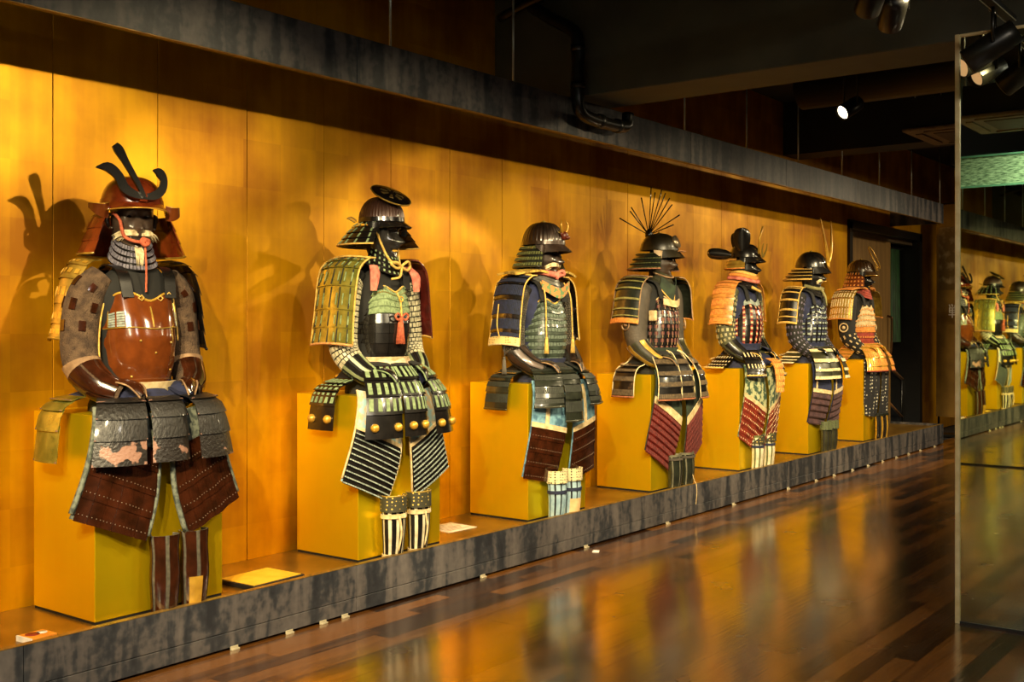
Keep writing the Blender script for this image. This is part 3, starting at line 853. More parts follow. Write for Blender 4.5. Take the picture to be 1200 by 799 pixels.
# ------------------------------------------------------------------ helmet, mask
def make_helmet(root, P):
    hz, hx = P['hz'], P.get('hx', 0.02)
    yaw = math.radians(P.get('head_yaw', 0))
    bowl_m, lame_m = P['bowl'], P['neck']
    RX, RY, H = P.get('bowl_r', (0.140, 0.122, 0.135))
    nr = P.get('ribs', 0)
    def bowl_fn(U, V):
        a = U * PI
        r = np.cos(np.clip(V, 0, 0.9999) * PI / 2) ** 0.75
        k = 1 + (0.028 * np.abs(np.cos(a * nr / 2)) ** 3 if nr else 0)
        return np.stack([RX * r * np.cos(a) * k, RY * r * np.sin(a) * k, H * np.sin(V * PI / 2) * (1 + 0 * a)], -1)
    SB = Surf(bowl_fn, (1, 0, 0))
    b = MB(); patch(b, SB, -1, 1, 0, 0.985, 192 if nr else 40, 12, 0.0, 0.0, 0.004)
    hel = b.build('helmet', bowl_m, root)
    hel.location = (hx, 0, hz); hel.rotation_euler = (0, math.radians(P.get('head_tilt', 0)), yaw)
    b = MB(); tube(b, [(0.016 * math.cos(a), 0.016 * math.sin(a), H - 0.002) for a in np.linspace(0, 2 * PI, 14)[:-1]], 0.006, 6, closed=True)
    ball(b, (0, 0, H + 0.004), (0.012, 0.012, 0.008), 10, 5)
    b.build('crown_fitting', P.get('fit', L_GOLDD), hel)
    b = MB(); patch(b, SB, -1, 1, 0.0, 0.10, 48, 1, 0.004, 0.003, 0.004); b.build('bowl_band', P.get('band', bowl_m), hel)
    # brim
    bw, bd = P.get('brim', (0.045, 0.042))
    def brim_fn(U, V):
        a = U * PI * 0.44
        k = np.cos(U * PI / 2 * 0.96) ** 0.6
        return np.stack([(RX + bw * V * k) * np.cos(a), (RY + 0.03 * V * k) * np.sin(a), -0.002 - bd * V - 0.012 * V * np.abs(U) ** 2], -1)
    SBR = Surf(brim_fn, (0.2, 0, 1))
    b = MB(); patch(b, SBR, -0.98, 0.98, 0, 1, 24, 4, 0.004, 0.002, 0.004)
    brim = b.build('brim', P.get('brim_m', bowl_m), hel)
    if P.get('brim_rim'): rimtube(brim, SBR, 'v', P['brim_rim'], 0.0035, 'brim_rim', -0.98, 0.98, h=0.0)
    # neck guard
    n, d, fl = P.get('neck_n', 4), P.get('neck_d', 0.16), P.get('neck_flare', 0.115)
    arc = P.get('neck_arc', 0.66)
    def neck_fn(U, V):
        a = PI + U * PI * arc
        g = V ** 0.85
        return np.stack([(RX * 0.98 + fl * g) * np.cos(a) * (1 - 0.12 * V), (RY * 1.02 + fl * g) * np.sin(a), -0.002 - d * V + 0 * a], -1)
    SN = Surf(neck_fn, (-1, 0, 0.3))
    ng = empty('neck_guard', parent=hel)
    # the guard is a part; its lames are its pieces (kept on one level under the helmet)
    bpy.data.objects.remove(ng)
    lames(hel, SN, n, lame_m, h0=0.0, h1=0.006, nu=28, nv=1, name='neck_guard_lame', lace=P.get('neck_lace'), mats=P.get('neck_mats'))
    rimtube(hel, SN, 'v', P.get('neck_rim', lame_m), 0.005, 'neck_guard_rim', h=0.003, n=36)
    # turn-backs
    fs = P.get('turn', 0.05)
    for s in (-1, 1):
        a0 = PI - PI * arc * 0.98
        e = np.array([math.cos(a0) * (RX + 0.012), s * math.sin(a0) * (RY + 0.012), -0.038])
        Pth = [e, e + np.array([0.016, s * fs * 0.5, -0.004]), e + np.array([0.004, s * fs * 1.0, 0.006]), e + np.array([-0.035, s * fs * 1.25, 0.022])]
        S = strip(Pth, [(0.004, 0, 0.034), (0.004, 0, 0.030), (0.0, 0, 0.022), (0, 0, 0.010)], (0, 0, 0), (1, 0, 0))
        b = MB(); patch(b, S, nu=4, nv=10, th=0.004)
        tb = b.build('turn_back', P.get('turn_m', L_BLACK), hel)
        if P.get('turn_rim'): rimtube(tb, S, 'v', P['turn_rim'], 0.003, 'turn_back_rim', h=0.0, n=8); rimtube(tb, S, 'u', P['turn_rim'], 0.003, 'turn_back_rim', u0=1.0, h=0.0)
    P['crest'](hel, RX, RY, H)
    # ---- head dummy and mask
    face = empty('face_tmp'); bpy.data.objects.remove(face)
    mm = P.get('mask', L_BLACK)
    def mask_fn(U, V):
        a = U * PI * 0.56
        vv = np.clip(V, -0.1, 1.1)
        bx = np.interp(vv, [0, 0.1, 0.25, 0.5, 0.75, 1], [0.064, 0.088, 0.098, 0.102, 0.104, 0.106])
        ay = np.interp(vv, [0, 0.1, 0.25, 0.5, 0.75, 1], [0.044, 0.062, 0.077, 0.088, 0.092, 0.094])
        yy = ay * np.sin(a)
        x = bx * np.cos(a)
        g = lambda c, s_: np.exp(-((vv - c) / s_) ** 2)
        gy = lambda c, s_: np.exp(-((yy - c) / s_) ** 2)
        x = x + 0.042 * gy(0, 0.015) * g(0.50, 0.13) + 0.012 * gy(0, 0.024) * g(0.47, 0.06)
        x = x + 0.012 * (gy(0.042, 0.018) + gy(-0.042, 0.018)) * g(0.52, 0.10)
        x = x - 0.020 * (gy(0.032, 0.017) + gy(-0.032, 0.017)) * g(0.73, 0.06)
        x = x + 0.010 * (gy(0.034, 0.024) + gy(-0.034, 0.024)) * g(0.85, 0.05)
        x = x - 0.014 * gy(0, 0.030) * g(0.28, 0.035) + 0.010 * gy(0, 0.03) * g(0.345, 0.03) + 0.014 * gy(0, 0.022) * g(0.10, 0.08)
        z = -0.225 + 0.225 * vv + 0 * a
        return np.stack([x, yy, z], -1)
    SM = Surf(mask_fn, (1, 0, 0))
    b = MB(); patch(b, SM, -1, 1, 0, 1, 40, 40, 0.0, 0.0, 0.004)
    msk = b.build('face_mask', mm, root)
    msk.location = (hx, 0, hz); msk.rotation_euler = hel.rotation_euler
    b = MB(); ball(b, (-0.012, 0, -0.10), (0.084, 0.080, 0.13), 20, 12)
    hs = b.build('head_stand', C_BLACK, msk)
    b = MB()
    for s in (-1, 1):
        ball(b, (0.072, s * 0.033, -0.060), (0.012, 0.021, 0.008), 12, 6)
    eo = b.build('eye_opening', mat('eye_dark', '050505', rough=0.2), msk, 'stuff')
    b = MB()
    for k in range(9):
        yy = (k - 4) * 0.0055
        ball(b, (0.096 - abs(yy) * 0.35, yy, -0.163), (0.004, 0.0028, 0.006), 6, 4)
    if P.get('teeth'): b.build('teeth', L_GOLD, msk, 'stuff')
    for s in (-1, 1):
        b = MB(); tube(b, [(0.02, s * 0.092, -0.045), (0.0, s * 0.108, -0.055), (-0.012, s * 0.108, -0.08), (0.0, s * 0.102, -0.105), (0.02, s * 0.092, -0.11)], [0.006, 0.011, 0.010, 0.008, 0.005], 8, sub=16)
        b.build('ear', mm, msk)
    hair = P.get('hair')
    if hair:
        rnd = random.Random(3)
        for s in (-1, 1):
            b = MB()
            for k in range(26):
                t = k / 25
                y0 = s * (0.004 + 0.026 * t); z0 = -0.136 + rnd.uniform(-0.008, 0.010)
                L = hair * rnd.uniform(0.75, 1.1)
                tube(b, [(0.116 - 0.2 * abs(y0), y0, z0), (0.114 - 0.30 * L, y0 + s * L * 0.5, z0 - 0.002), (0.100 - 0.5 * L, y0 + s * L * 0.85, z0 - 0.018 - rnd.uniform(0, 0.016))], [0.006, 0.0065, 0.001], 5, sub=6)
            b.build('moustache', C_WHITEHAIR, msk, label='tuft of pale moustache hair')
    if P.get('beard'):
        rnd = random.Random(5); b = MB()
        for k in range(18):
            y0 = rnd.uniform(-0.014, 0.014)
            tube(b, [(0.092, y0, -0.196), (0.118, y0 * 1.2, -0.225), (0.122, y0 * 0.9, -0.262 - rnd.uniform(0, 0.025))], [0.004, 0.004, 0.001], 4, sub=5)
        b.build('beard', C_WHITEHAIR, msk)
    # throat guard lames hang from the mask
    def thr_fn(U, V):
        a = U * PI * 0.62
        return np.stack([(0.082 + 0.030 * V) * np.cos(a) + 0.010, (0.072 + 0.030 * V) * np.sin(a), -0.196 - 0.112 * V + 0.075 * np.abs(U) ** 2], -1)
    ST = Surf(thr_fn, (1, 0, 0))
    lames(msk, ST, 4, P.get('throat', L_BLACK), h0=0.0, h1=0.006, nu=20, nv=1, name='throat_lame', lace=P.get('throat_lace'))
    for c in P.get('face_cords', ()):
        cord(msk, c[0], c[1], c[2], 'chin_cord', sub=40)
    return hel

# ------------------------------------------------------------------ crests
def crest_horns(h, RX, RY, H):
    o = (RX + 0.022, 0, 0.020); ex, ey = (-0.15, 1, 0), (-0.30, 0, 1)
    b = MB(); blade(b, [(0.0, 0.0), (-0.045, 0.010), (-0.085, 0.035), (-0.110, 0.090), (-0.150, 0.122), (-0.205, 0.118)], [0.022, 0.036, 0.044, 0.042, 0.044, 0.002], o, ex, ey, 0.011); b.build('crest_horn', L_BLACK, h)
    b = MB(); blade(b, [(0.0, 0.0), (0.045, 0.008), (0.085, 0.035), (0.102, 0.085), (0.085, 0.120), (0.055, 0.130)], [0.022, 0.036, 0.038, 0.034, 0.042, 0.002], o, ex, ey, 0.011); b.build('crest_horn', L_BLACK, h)
    b = MB(); blade(b, [(0.0, 0.0), (-0.030, 0.070), (-0.070, 0.150), (-0.098, 0.205), (-0.115, 0.228)], [0.016, 0.024, 0.030, 0.044, 0.030], (o[0] + 0.010, 0, o[2]), ex, ey, 0.011); b.build('crest_spike', L_BLACK, h)
    b = MB(); box(b, (RX - 0.004, -0.018, 0.0), (RX + 0.026, 0.018, 0.035), 0.004); b.build('crest_socket', L_MAHOG, h)
def crest_disc(h, RX, RY, H):
    n = np.array([math.sin(math.radians(32)), -0.16, math.cos(math.radians(30))]); n /= np.linalg.norm(n)
    c = np.array([0.062, 0.0, H + 0.005])
    e1 = np.cross(n, (0, 1, 0)); e1 /= np.linalg.norm(e1); e2 = np.cross(n, e1)
    def dfn(U, V):
        a = U * PI; r = 0.118 * V
        return c + r[..., None] * (np.cos(a)[..., None] * e1 + np.sin(a)[..., None] * e2) + (0.012 * (1 - V ** 2))[..., None] * n
    S = Surf(dfn, n)
    b = MB(); patch(b, S, -1, 1, 0.002, 1, 40, 6, 0.003, 0.003, 0.007); d = b.build('crest_disc', L_BLACK, h, label='black lacquered disc crest with gilt rim')
    b = MB(); tube(b, S.fn(np.linspace(-1, 1, 41)[:-1], np.ones(40)), 0.0045, 6, closed=True); b.build('disc_rim', L_GOLDD, d)
    b = MB()
    for k in range(7):
        a = 2 * PI * k / 7
        cells = [(a / PI - 1 - 0.06, a / PI - 1 + 0.06, 0.22, 0.60)]
        tiles(b, S, cells, 0.005)
    b.build('disc_emblem', mat('emblem_gilt', '8a7038', '57441f', rough=0.5, metal=0.5), d, 'stuff')
    b = MB(); tube(b, [(0.10, 0, H * 0.55), (0.085, 0, H + 0.02)], 0.008, 6); b.build('crest_post', L_BLACK, h)
    # a side loop of cord at the back
    cord(h, [(-RX, -0.07, 0.0), (-RX - 0.03, -0.085, 0.02), (-RX - 0.05, -0.07, 0.025), (-RX - 0.03, -0.06, 0.03), (-RX, -0.055, 0.01)], 0.005, C_YELLOW, 'rear_cord')
def crest_beast(h, RX, RY, H):
    b = MB(); ball(b, (RX + 0.008, 0, 0.058), (0.028, 0.028, 0.030), 14, 8); ball(b, (RX + 0.03, 0, 0.046), (0.018, 0.020, 0.014), 12, 6)
    for s in (-1, 1): ball(b, (RX + 0.025, s * 0.014, 0.068), 0.006, 8, 5); ball(b, (RX, s * 0.03, 0.07), (0.006, 0.014, 0.016), 8, 5)
    beast = b.build('crest_beast_head', mat('beast_red', '6b2a16', '40170c', rough=0.35), h, label='little red lacquered beast head crest')
    for s in (-1, 1):
        b = MB(); tube(b, [(RX + 0.0, s * 0.018, 0.078), (RX + 0.005, s * 0.045, 0.095), (RX + 0.008, s * 0.060, 0.130), (RX + 0.0, s * 0.040, 0.160)], [0.009, 0.009, 0.007, 0.002], 8, sub=20); b.build('crest_horn', L_GOLD, h)
    b = MB()
    for k in range(5):
        s = (k - 2) / 2
        tube(b, [(RX - 0.01, s * 0.03, 0.075), (RX - 0.02, s * 0.045, 0.105 - 0.02 * abs(s))], [0.007, 0.002], 6)
    b.build('crest_mane', L_GOLDD, h, 'stuff')
def crest_rays(h, RX, RY, H):
    c = np.array([-0.085, 0.0, H - 0.01])
    b = MB(); ball(b, c, (0.030, 0.026, 0.050), 14, 8); b.build('ray_socket', L_BLACK, h)
    angs = [-62, -40, -34, -12, 3, 9, 17, 23, 31, 39, 58, 68]
    lens = [0.27, 0.24, 0.26, 0.30, 0.38, 0.34, 0.38, 0.36, 0.34, 0.31, 0.30, 0.22]
    for a, L in zip(angs, lens):
        t = math.radians(a); d = np.array([math.sin(t) * 0.8, math.sin(t) * 0.55, math.cos(t)]); d /= np.linalg.norm(d)
        b = MB(); tube(b, [c + d * 0.02, c + d * L * 0.8, c + d * L], [0.0035, 0.0048, 0.0055], 6); b.build('crest_ray', L_BLACK, h)
    b = MB(); cyl(b, (RX * 0.82, 0, H * 0.42), (RX * 0.82 + 0.028, 0, H * 0.42 + 0.012), 0.052, n=24); b.build('crest_disc', mat('disc_silver', 'b9ab90', '8a7c64', rough=0.3, metal=0.8), h, label='round silver crest disc')
    S = strip([(RX + 0.03, -0.05, -0.014), (RX + 0.058, 0, -0.022), (RX + 0.03, 0.05, -0.014)], [(0.012, 0, 0.004)] * 3, (0, 0, 0), (0.2, 0, 1))
    b = MB(); patch(b, S, nu=4, nv=10, h0=0.008, h1=0.008, th=0.004); b.build('brim_plate', mat('peeled_gilt', 'c08a5c', '8a5a38', rough=0.5, scale=30), h)
def crest_ears(h, RX, RY, H):
    def ear(c, d, side, L, wd, m):
        c, d, side = (np.array(q, float) for q in (c, d, side)); d /= np.linalg.norm(d)
        nrm = np.cross(d, side); nrm /= np.linalg.norm(nrm)
        pr = [0.45, 0.85, 1.0, 0.95, 0.72, 0.25]
        S = strip([c + d * L * t for t in (0, 0.2, 0.5, 0.75, 0.92, 1.0)], [side * wd * p for p in pr], nrm * -0.03, nrm)
        b = MB(); patch(b, S, nu=8, nv=18, th=0.006); e = b.build('helmet_ear', m, h)
        n = 30; t = np.concatenate([np.linspace(0, 1, n), np.linspace(1, 0, n)]); u = np.concatenate([np.full(n, -1.0), np.full(n, 1.0)])
        b = MB(); tube(b, S.fn(u, t), 0.004, 6); b.build('ear_rim', m, e)
    ear((0.0, -0.085, H * 0.45), (0.05, -0.12, 1), (0.9, 0.4, 0), 0.20, 0.072, L_BLACK)
    ear((-0.07, 0.06, H * 0.5), (-0.2, 0.25, 1), (0.9, 0.4, 0), 0.18, 0.06, L_BLACK)
    ear((-0.10, -0.10, 0.02), (-0.75, -0.62, 0.08), (0.1, 0.0, 1), 0.21, 0.046, L_BLACK)
    b = MB(); tube(b, [(RX - 0.01, -0.02, 0.03), (RX - 0.0, -0.02, 0.16), (RX + 0.03, -0.02, 0.27)], [0.011, 0.010, 0.008], 6); b.build('crest_rod', L_GOLD, h)
    b = MB(); blade(b, [(-0.05, 0.11), (-0.062, 0.06), (-0.03, 0.015), (0.0, 0.0), (0.03, 0.015), (0.062, 0.06), (0.05, 0.11)], [0.006, 0.022, 0.030, 0.032, 0.030, 0.022, 0.006], (RX + 0.024, 0, 0.01), (0, 1, 0), (0.2, 0, 1), 0.008, 26); b.build('crest_crescent', L_GOLDD, h)
def crest_long(h, RX, RY, H):
    for s in (-1, 1):
        b = MB(); tube(b, [(RX + 0.012, s * 0.02, 0.035), (RX + 0.02, s * 0.065, 0.12), (RX + 0.01, s * 0.135, 0.28), (RX - 0.01, s * 0.20, 0.47)], [0.016, 0.019, 0.014, 0.004], 8, sub=24)
        b.build('crest_horn', L_GOLD, h)
    S = strip([(RX + 0.016, -0.045, 0.04), (RX + 0.030, 0, 0.02), (RX + 0.016, 0.045, 0.04)], [(0, 0, 0.022), (0, 0, 0.030), (0, 0, 0.022)], (0, 0, 0), (1, 0, 0))
    b = MB(); patch(b, S, nu=4, nv=10, th=0.006); b.build('crest_plate', L_GOLD, h)
def crest_ring(h, RX, RY, H):
    c = np.array([RX + 0.000, 0, 0.155]); e2 = np.array([-0.42, 0, 0.9]); e1 = np.array([0, 1, 0.0])
    th = np.linspace(0, 2 * PI, 41)[:-1]
    b = MB(); tube(b, [c + e1 * 0.10 * math.cos(t) + e2 * 0.135 * math.sin(t) for t in th], 0.0065, 6, closed=True); b.build('crest_ring', L_GOLD, h)
    b = MB(); blade(b, [(0, -0.02), (0, 0.03), (0, 0.075)], [0.05, 0.085, 0.02], (RX + 0.03, 0, 0.03), (0, 1, 0), (-0.3, 0, 1), 0.006); b.build('crest_plate', L_GOLD, h)

# ------------------------------------------------------------------ the suit
def make_suit(label, P, loc, yaw):
    root = empty('samurai_armour', loc, math.radians(yaw))
    tag(root, label, 'armour', 'suits of armour seated along the gold wall')
    dz = P['dz']; zw, zc, zs = 0.98 + dz, P.get('zc', 1.42 + dz), 1.52 + dz
    P.setdefault('hz', 1.81 + dz)
    # --- cloth body under the armour
    sec = [(0.888, 0.215, 0.165), (0.93, 0.215, 0.16), (zw, 0.165, 0.13), (1.2 + dz, 0.165, 0.13), (1.38 + dz, 0.185, 0.105), (1.46 + dz, 0.185, 0.09), (1.52 + dz, 0.11, 0.075), (1.56 + dz, 0.062, 0.066), (P['hz'] - 0.12, 0.058, 0.064)]
    zz = np.array([q[0] for q in sec]); aa = np.array([q[1] for q in sec]); bb = np.array([q[2] for q in sec])
    def body_fn(U, V):
        z = zz[0] + (zz[-1] - zz[0]) * V
        return np.stack([np.interp(z, zz, bb) * np.cos(U * PI), np.interp(z, zz, aa) * np.sin(U * PI), z + 0 * U], -1)
    b = MB(); patch(b, Surf(body_fn, (1, 0, 0)), -1, 1, 0, 1, 28, 30, 0, 0, 0.004)
    b.build('arming_coat', P.get('coat', C_NAVY), root)
    for s in (-1, 1):
        S = tubesurf([(0.02, s * 0.10, 0.955), (0.10, s * 0.14, 0.952), (0.155, s * 0.165, 0.945), (0.185, s * 0.17, 0.93)], [0.066, 0.063, 0.055, 0.02], hint=(0, 0, 1))
        b = MB(); patch(b, S, -1, 1, 0, 1, 16, 10, 0, 0, 0.004); b.build('trouser_leg', P.get('trouser', C_NAVY), root)
    # --- cuirass
    pa = P.get('ca', [0.138, 0.154, 0.158, 0.150, 0.134]); pb_ = P.get('cb', [0.130, 0.152, 0.160, 0.150, 0.118])
    def tor_fn(U, V):
        a = U * PI
        top = zc - 0.045 * np.exp(-(a / 0.42) ** 2) - P.get('drop', 0.13) * np.exp(-((np.abs(a) - 1.57) / 0.55) ** 2)
        ca, cb = np.interp(V, np.linspace(0, 1, 5), pa), np.interp(V, np.linspace(0, 1, 5), pb_)
        c, s_ = np.cos(a), np.sin(a)
        k = (np.abs(c) ** 2.4 + np.abs(s_) ** 2.4) ** (-1 / 2.4)
        return np.stack([cb * c * k, ca * s_ * k, zw + (zc - zw) * V + (top - zc) * np.clip(V, 0, 1) ** 3.5], -1)
    STO = Surf(tor_fn, (1, 0, 0))
    P['cuirass'](root, STO)
    # shoulder straps
    for s in (-1, 1):
        S = strip([(0.115, s * 0.105, zc - 0.03), (0.085, s * 0.115, zs - 0.02), (0.0, s * 0.125, zs + 0.015), (-0.09, s * 0.115, zs - 0.02), (-0.12, s * 0.10, zc - 0.03)], [(0, 0.028, 0)] * 5, (0, 0, 0), (0, 0, 1))
        b = MB(); patch(b, S, nu=3, nv=16, h0=0.004, h1=0.004, th=0.006); b.build('shoulder_strap', P.get('strap', C_BLACK), root)
    # collar
    if P.get('collar'):
        for s in (-1, 1):
            S = strip([(0.07, s * 0.06, zs + 0.06), (0.04, s * 0.12, zs + 0.075), (0.0, s * 0.20, zs + 0.07), (-0.03, s * 0.31, zs + 0.05)], [(0.06, 0, 0.0), (0.075, 0, 0.0), (0.095, 0, 0.0), (0.085, 0, 0)], (0, 0, 0.01), (0, 0, 1))
            b = MB(); patch(b, S, nu=5, nv=10, th=0.014); b.build('shoulder_collar', P['collar'], root)
    # --- sleeves
    R = P.get('sleeve_r', [0.060, 0.078, 0.080, 0.072, 0.058, 0.044])
    zl = 0.5 * dz
    for s in (-1, 1):
        pts = [(-0.005, s * 0.16, zs - 0.035), (-0.02, s * 0.225, zs - 0.115), (-0.03, s * 0.252, 1.26 + zl), (-0.005, s * 0.258, 1.10 + zl * 0.6), (0.095, s * 0.225, 1.005 + zl * 0.3), (0.175, s * 0.165, 0.965)]
        if P.get('arm'): pts = P['arm'](pts, s)
        S = tubesurf(pts, R, hint=(0.25, s * 1.0, 0.15))
        b = MB(); patch(b, S, -1, 1, 0, 1, 20, 26, 0, 0, 0.005)
        sl = b.build('sleeve', P['sleeve'], root)
        P['sleeve_fn'](sl, S, s)
        # hand guard over the thigh
        e = np.array(pts[-1])
        S2 = strip([e + (-0.045, 0, 0.052), e + (0.01, -s * 0.01, 0.052), e + (0.058, -s * 0.03, 0.035), e + (0.085, -s * 0.045, -0.01)], [(-0.02, 0.030, 0), (-0.02, 0.044, 0), (-0.02, 0.044, 0), (-0.01, 0.02, 0)], (0.004, 0, 0.016), (0.3, 0, 1))
        b = MB(); patch(b, S2, nu=8, nv=10, th=0.005); hg = b.build('hand_guard', P.get('hand', L_BLACK), root)
        if P.get('hand_rim'): rimtube(hg, S2, 'u', P['hand_rim'], 0.004, 'hand_guard_rim', u0=-1.0); rimtube(hg, S2, 'u', P['hand_rim'], 0.004, 'hand_guard_rim', u0=1.0)
    # --- shoulder guards
    sp = P.get('sode', {})
    for s in (-1, 1):
        q = dict(sp); q.update(P.get('sode_far', {}) if s > 0 else {})
        wd = q.get('w', 0.14) * (0.85 if s > 0 else 1.0); x0 = q.get('x', -0.01) - (0.01 if s > 0 else 0); L = q.get('len', 0.42) * (0.92 if s > 0 else 1.0); out = q.get('out', 0.0) - (0.03 if s > 0 else 0.01)
        pts = [(x0, s * 0.15, zs + 0.035), (x0, s * (0.22 + out * 0.5), zs + 0.025), (x0, s * (0.295 + out), zs - 0.045), (x0 - 0.005, s * (0.325 + out), zs - 0.06 - L * 0.45), (x0 - 0.01, s * (0.338 + out), zs + 0.02 - L)]
        W0 = np.array([wd, s * 0.02 * 0, 0])
        S = strip(pts, [W0 * q.get('top', 0.92), W0, W0, W0, W0 * q.get('flare', 1.06)], (0, s * 0.034, 0.012), (0, s, 0.2))
        b = MB(); patch(b, S, -1, 1, 0.0, 0.24, 14, 5, 0.004, 0.004, 0.005); sg = b.build('shoulder_guard', q.get('cap', q['m']), root)
        lames(sg, S, q.get('n', 6), q['m'], v0=0.20, v1=1.0, nu=12, nv=1, lace=q.get('lace'), mats=q.get('mats'), h1=q.get('h1', 0.010))
        if q.get('band'):
            b = MB(); patch(b, S, -1, 1, 0.92, 1.0, 12, 1, 0.013, 0.014, 0.006); b.build('guard_band', q['band'], sg)
        if q.get('rim'): rimtube(sg, S, 'v', q['rim'], 0.007, 'guard_rim', h=0.008)
        if q.get('edge'):
            rimtube(sg, S, 'u', q['edge'], 0.005, 'guard_edge', u0=-1.0, h=0.006); rimtube(sg, S, 'u', q['edge'], 0.005, 'guard_edge', u0=1.0, h=0.006); rimtube(sg, S, 'v', q['edge'], 0.006, 'guard_edge', v=0.2, h=0.008)
    # --- skirts
    t = P['skirt']; zb = t.get('bot', 0.63)
    defs = []
    for name, s in (('c', 0), ('r', -1), ('l', 1)):
        yy = s * 0.175
        defs.append(([(0.12 - 0.03 * abs(s), yy * 0.80, zw + 0.01), (0.175 - 0.02 * abs(s), yy * 0.95, zw - 0.02), (0.250 - 0.012 * abs(s), yy * 1.2, 0.925), (0.278 - 0.010 * abs(s), yy * 1.30, 0.82), (0.284 - 0.010 * abs(s), yy * 1.38, zb + t.get('up', 0.0) * abs(s))], [(0.035 * -s, 0.066, 0), (0.04 * -s, 0.078 + 0.006 * abs(s), 0), (0.036 * -s, 0.082 + 0.010 * abs(s), 0), (0.034 * -s, 0.084 + 0.014 * abs(s), 0), (0.034 * -s, 0.086 + 0.018 * abs(s), 0)], (0.026, 0, 0), (1, 0, 0.1)))
    for s in (-1, 1):
        flat = t.get('side', 0.68) > 0.8
        defs.append(([(0.0, s * 0.165, zw + 0.01), (-0.02, s * 0.22, 1.0), (-0.03, s * 0.30, 0.945), (-0.035, s * 0.37, 0.91), (-0.04, s * 0.43, 0.885)] if flat else [(0.0, s * 0.165, zw + 0.01), (-0.02, s * 0.25, 0.965), (-0.03, s * 0.345, 0.93), (-0.035, s * 0.385, 0.86), (-0.04, s * 0.395, t.get('side', 0.68))], [(0.08, 0, 0), (0.088, 0, 0), (0.092, 0, 0), (0.095, 0, 0), (0.098, 0, 0)], (0, s * 0.012, 0), (0, s, 0.3)))
    defs.append(([(-0.12, 0, zw + 0.01), (-0.19, 0, 0.97), (-0.26, 0, 0.945)], [(0, 0.10, 0), (0, 0.11, 0), (0, 0.115, 0)], (0, 0, 0.012), (-0.2, 0, 1)))
    for k, (pp, ww, bg, hint) in enumerate(defs):
        if k == 0 and t.get('no_center'): continue
        S = strip(pp, ww, bg, hint)
        b = MB(); patch(b, S, -0.9, 0.9, 0, 0.97, 6, 14, 0.0, 0.0, 0.003)
        ts = b.build('tasset', t.get('back', C_BLACK), root)
        n = t.get('n', 4)
        lames(ts, S, n, t['m'], v0=t.get('v0', 0.28) if k < 5 else 0.4, v1=1.0, nu=8, nv=2, lace=t.get('lace'), mats=t.get('mats'), h1=0.012, skip=t.get('skip', 0))
        if t.get('boss'):
            b = MB()
            vv = 1 - 0.36 / n
            for uu in (-0.62, 0.62) if k else (-0.5, 0.5):
                p = S.fn(np.array([uu]), np.array([vv]))[0] + S.normal(np.array([uu]), np.array([vv]))[0] * 0.012
                b = MB(); ball(b, p, (0.024, 0.024, 0.024), 12, 6); b.build('boss', L_GOLD, ts)
        if t.get('rim'): rimtube(ts, S, 'v', t['rim'], 0.007, 'tasset_rim', h=0.010)
        if t.get('edge'):
            rimtube(ts, S, 'u', t['edge'], 0.004, 'tasset_edge', u0=-1.0, h=0.008); rimtube(ts, S, 'u', t['edge'], 0.004, 'tasset_edge', u0=1.0, h=0.008)
    # --- waist sash
    def sash_fn(U, V):
        a = U * PI
        return np.stack([(0.14 + 0.014 * V) * np.cos(a), (0.168 + 0.012 * V) * np.sin(a), zw - 0.02 + 0.055 * V + 0 * a], -1)
    b = MB(); patch(b, Surf(sash_fn, (1, 0, 0)), -1, 1, 0, 1, 30, 3, 0.004, 0.004, 0.006); b.build('waist_sash', P.get('sash', C_NAVY), root)
    # --- thigh guards
    h = P['thigh']; zb2 = h.get('bot', 0.34)
    for s in (-1, 1):
        sp_ = h.get('spread', 1.0)
        c = lambda y: s * (0.015 + y) + h.get('ysh', 0.0)
        pts = [(0.195, c(0.150), 0.90), (0.222, c(0.155), 0.80), (0.225, c(0.150 + 0.03 * sp_), 0.6), (0.225 if zb2 > 0.385 else -4.214 - loc[0], c(0.150 + 0.095 * sp_), zb2)]
        sl = h.get('slant', 0.05)
        W = [(-s * 0.018, 0.130, s * sl * 0.3), (-s * 0.020, 0.140, s * sl * 0.6), (-s * 0.024, 0.142 + 0.008 * sp_, s * sl), (-s * (0.030 if zb2 > 0.385 else 0.010), 0.140 + 0.020 * sp_, s * sl)]
        S = strip(pts, W, (0.014, 0, 0), (1, 0, 0), wave=h.get('wave', 0.0))
        b = MB(); patch(b, S, -1, 1, 0, 0.99, 14, 16, 0.0, 0.0, 0.006)
        tg = b.build('thigh_guard', h['cloth'], root)
        h['fn'](tg, S, s)
    make_helmet(root, P)
    for f in P.get('extra', ()): f(root, zw, zc, zs)
    flush_lacing()
    return root

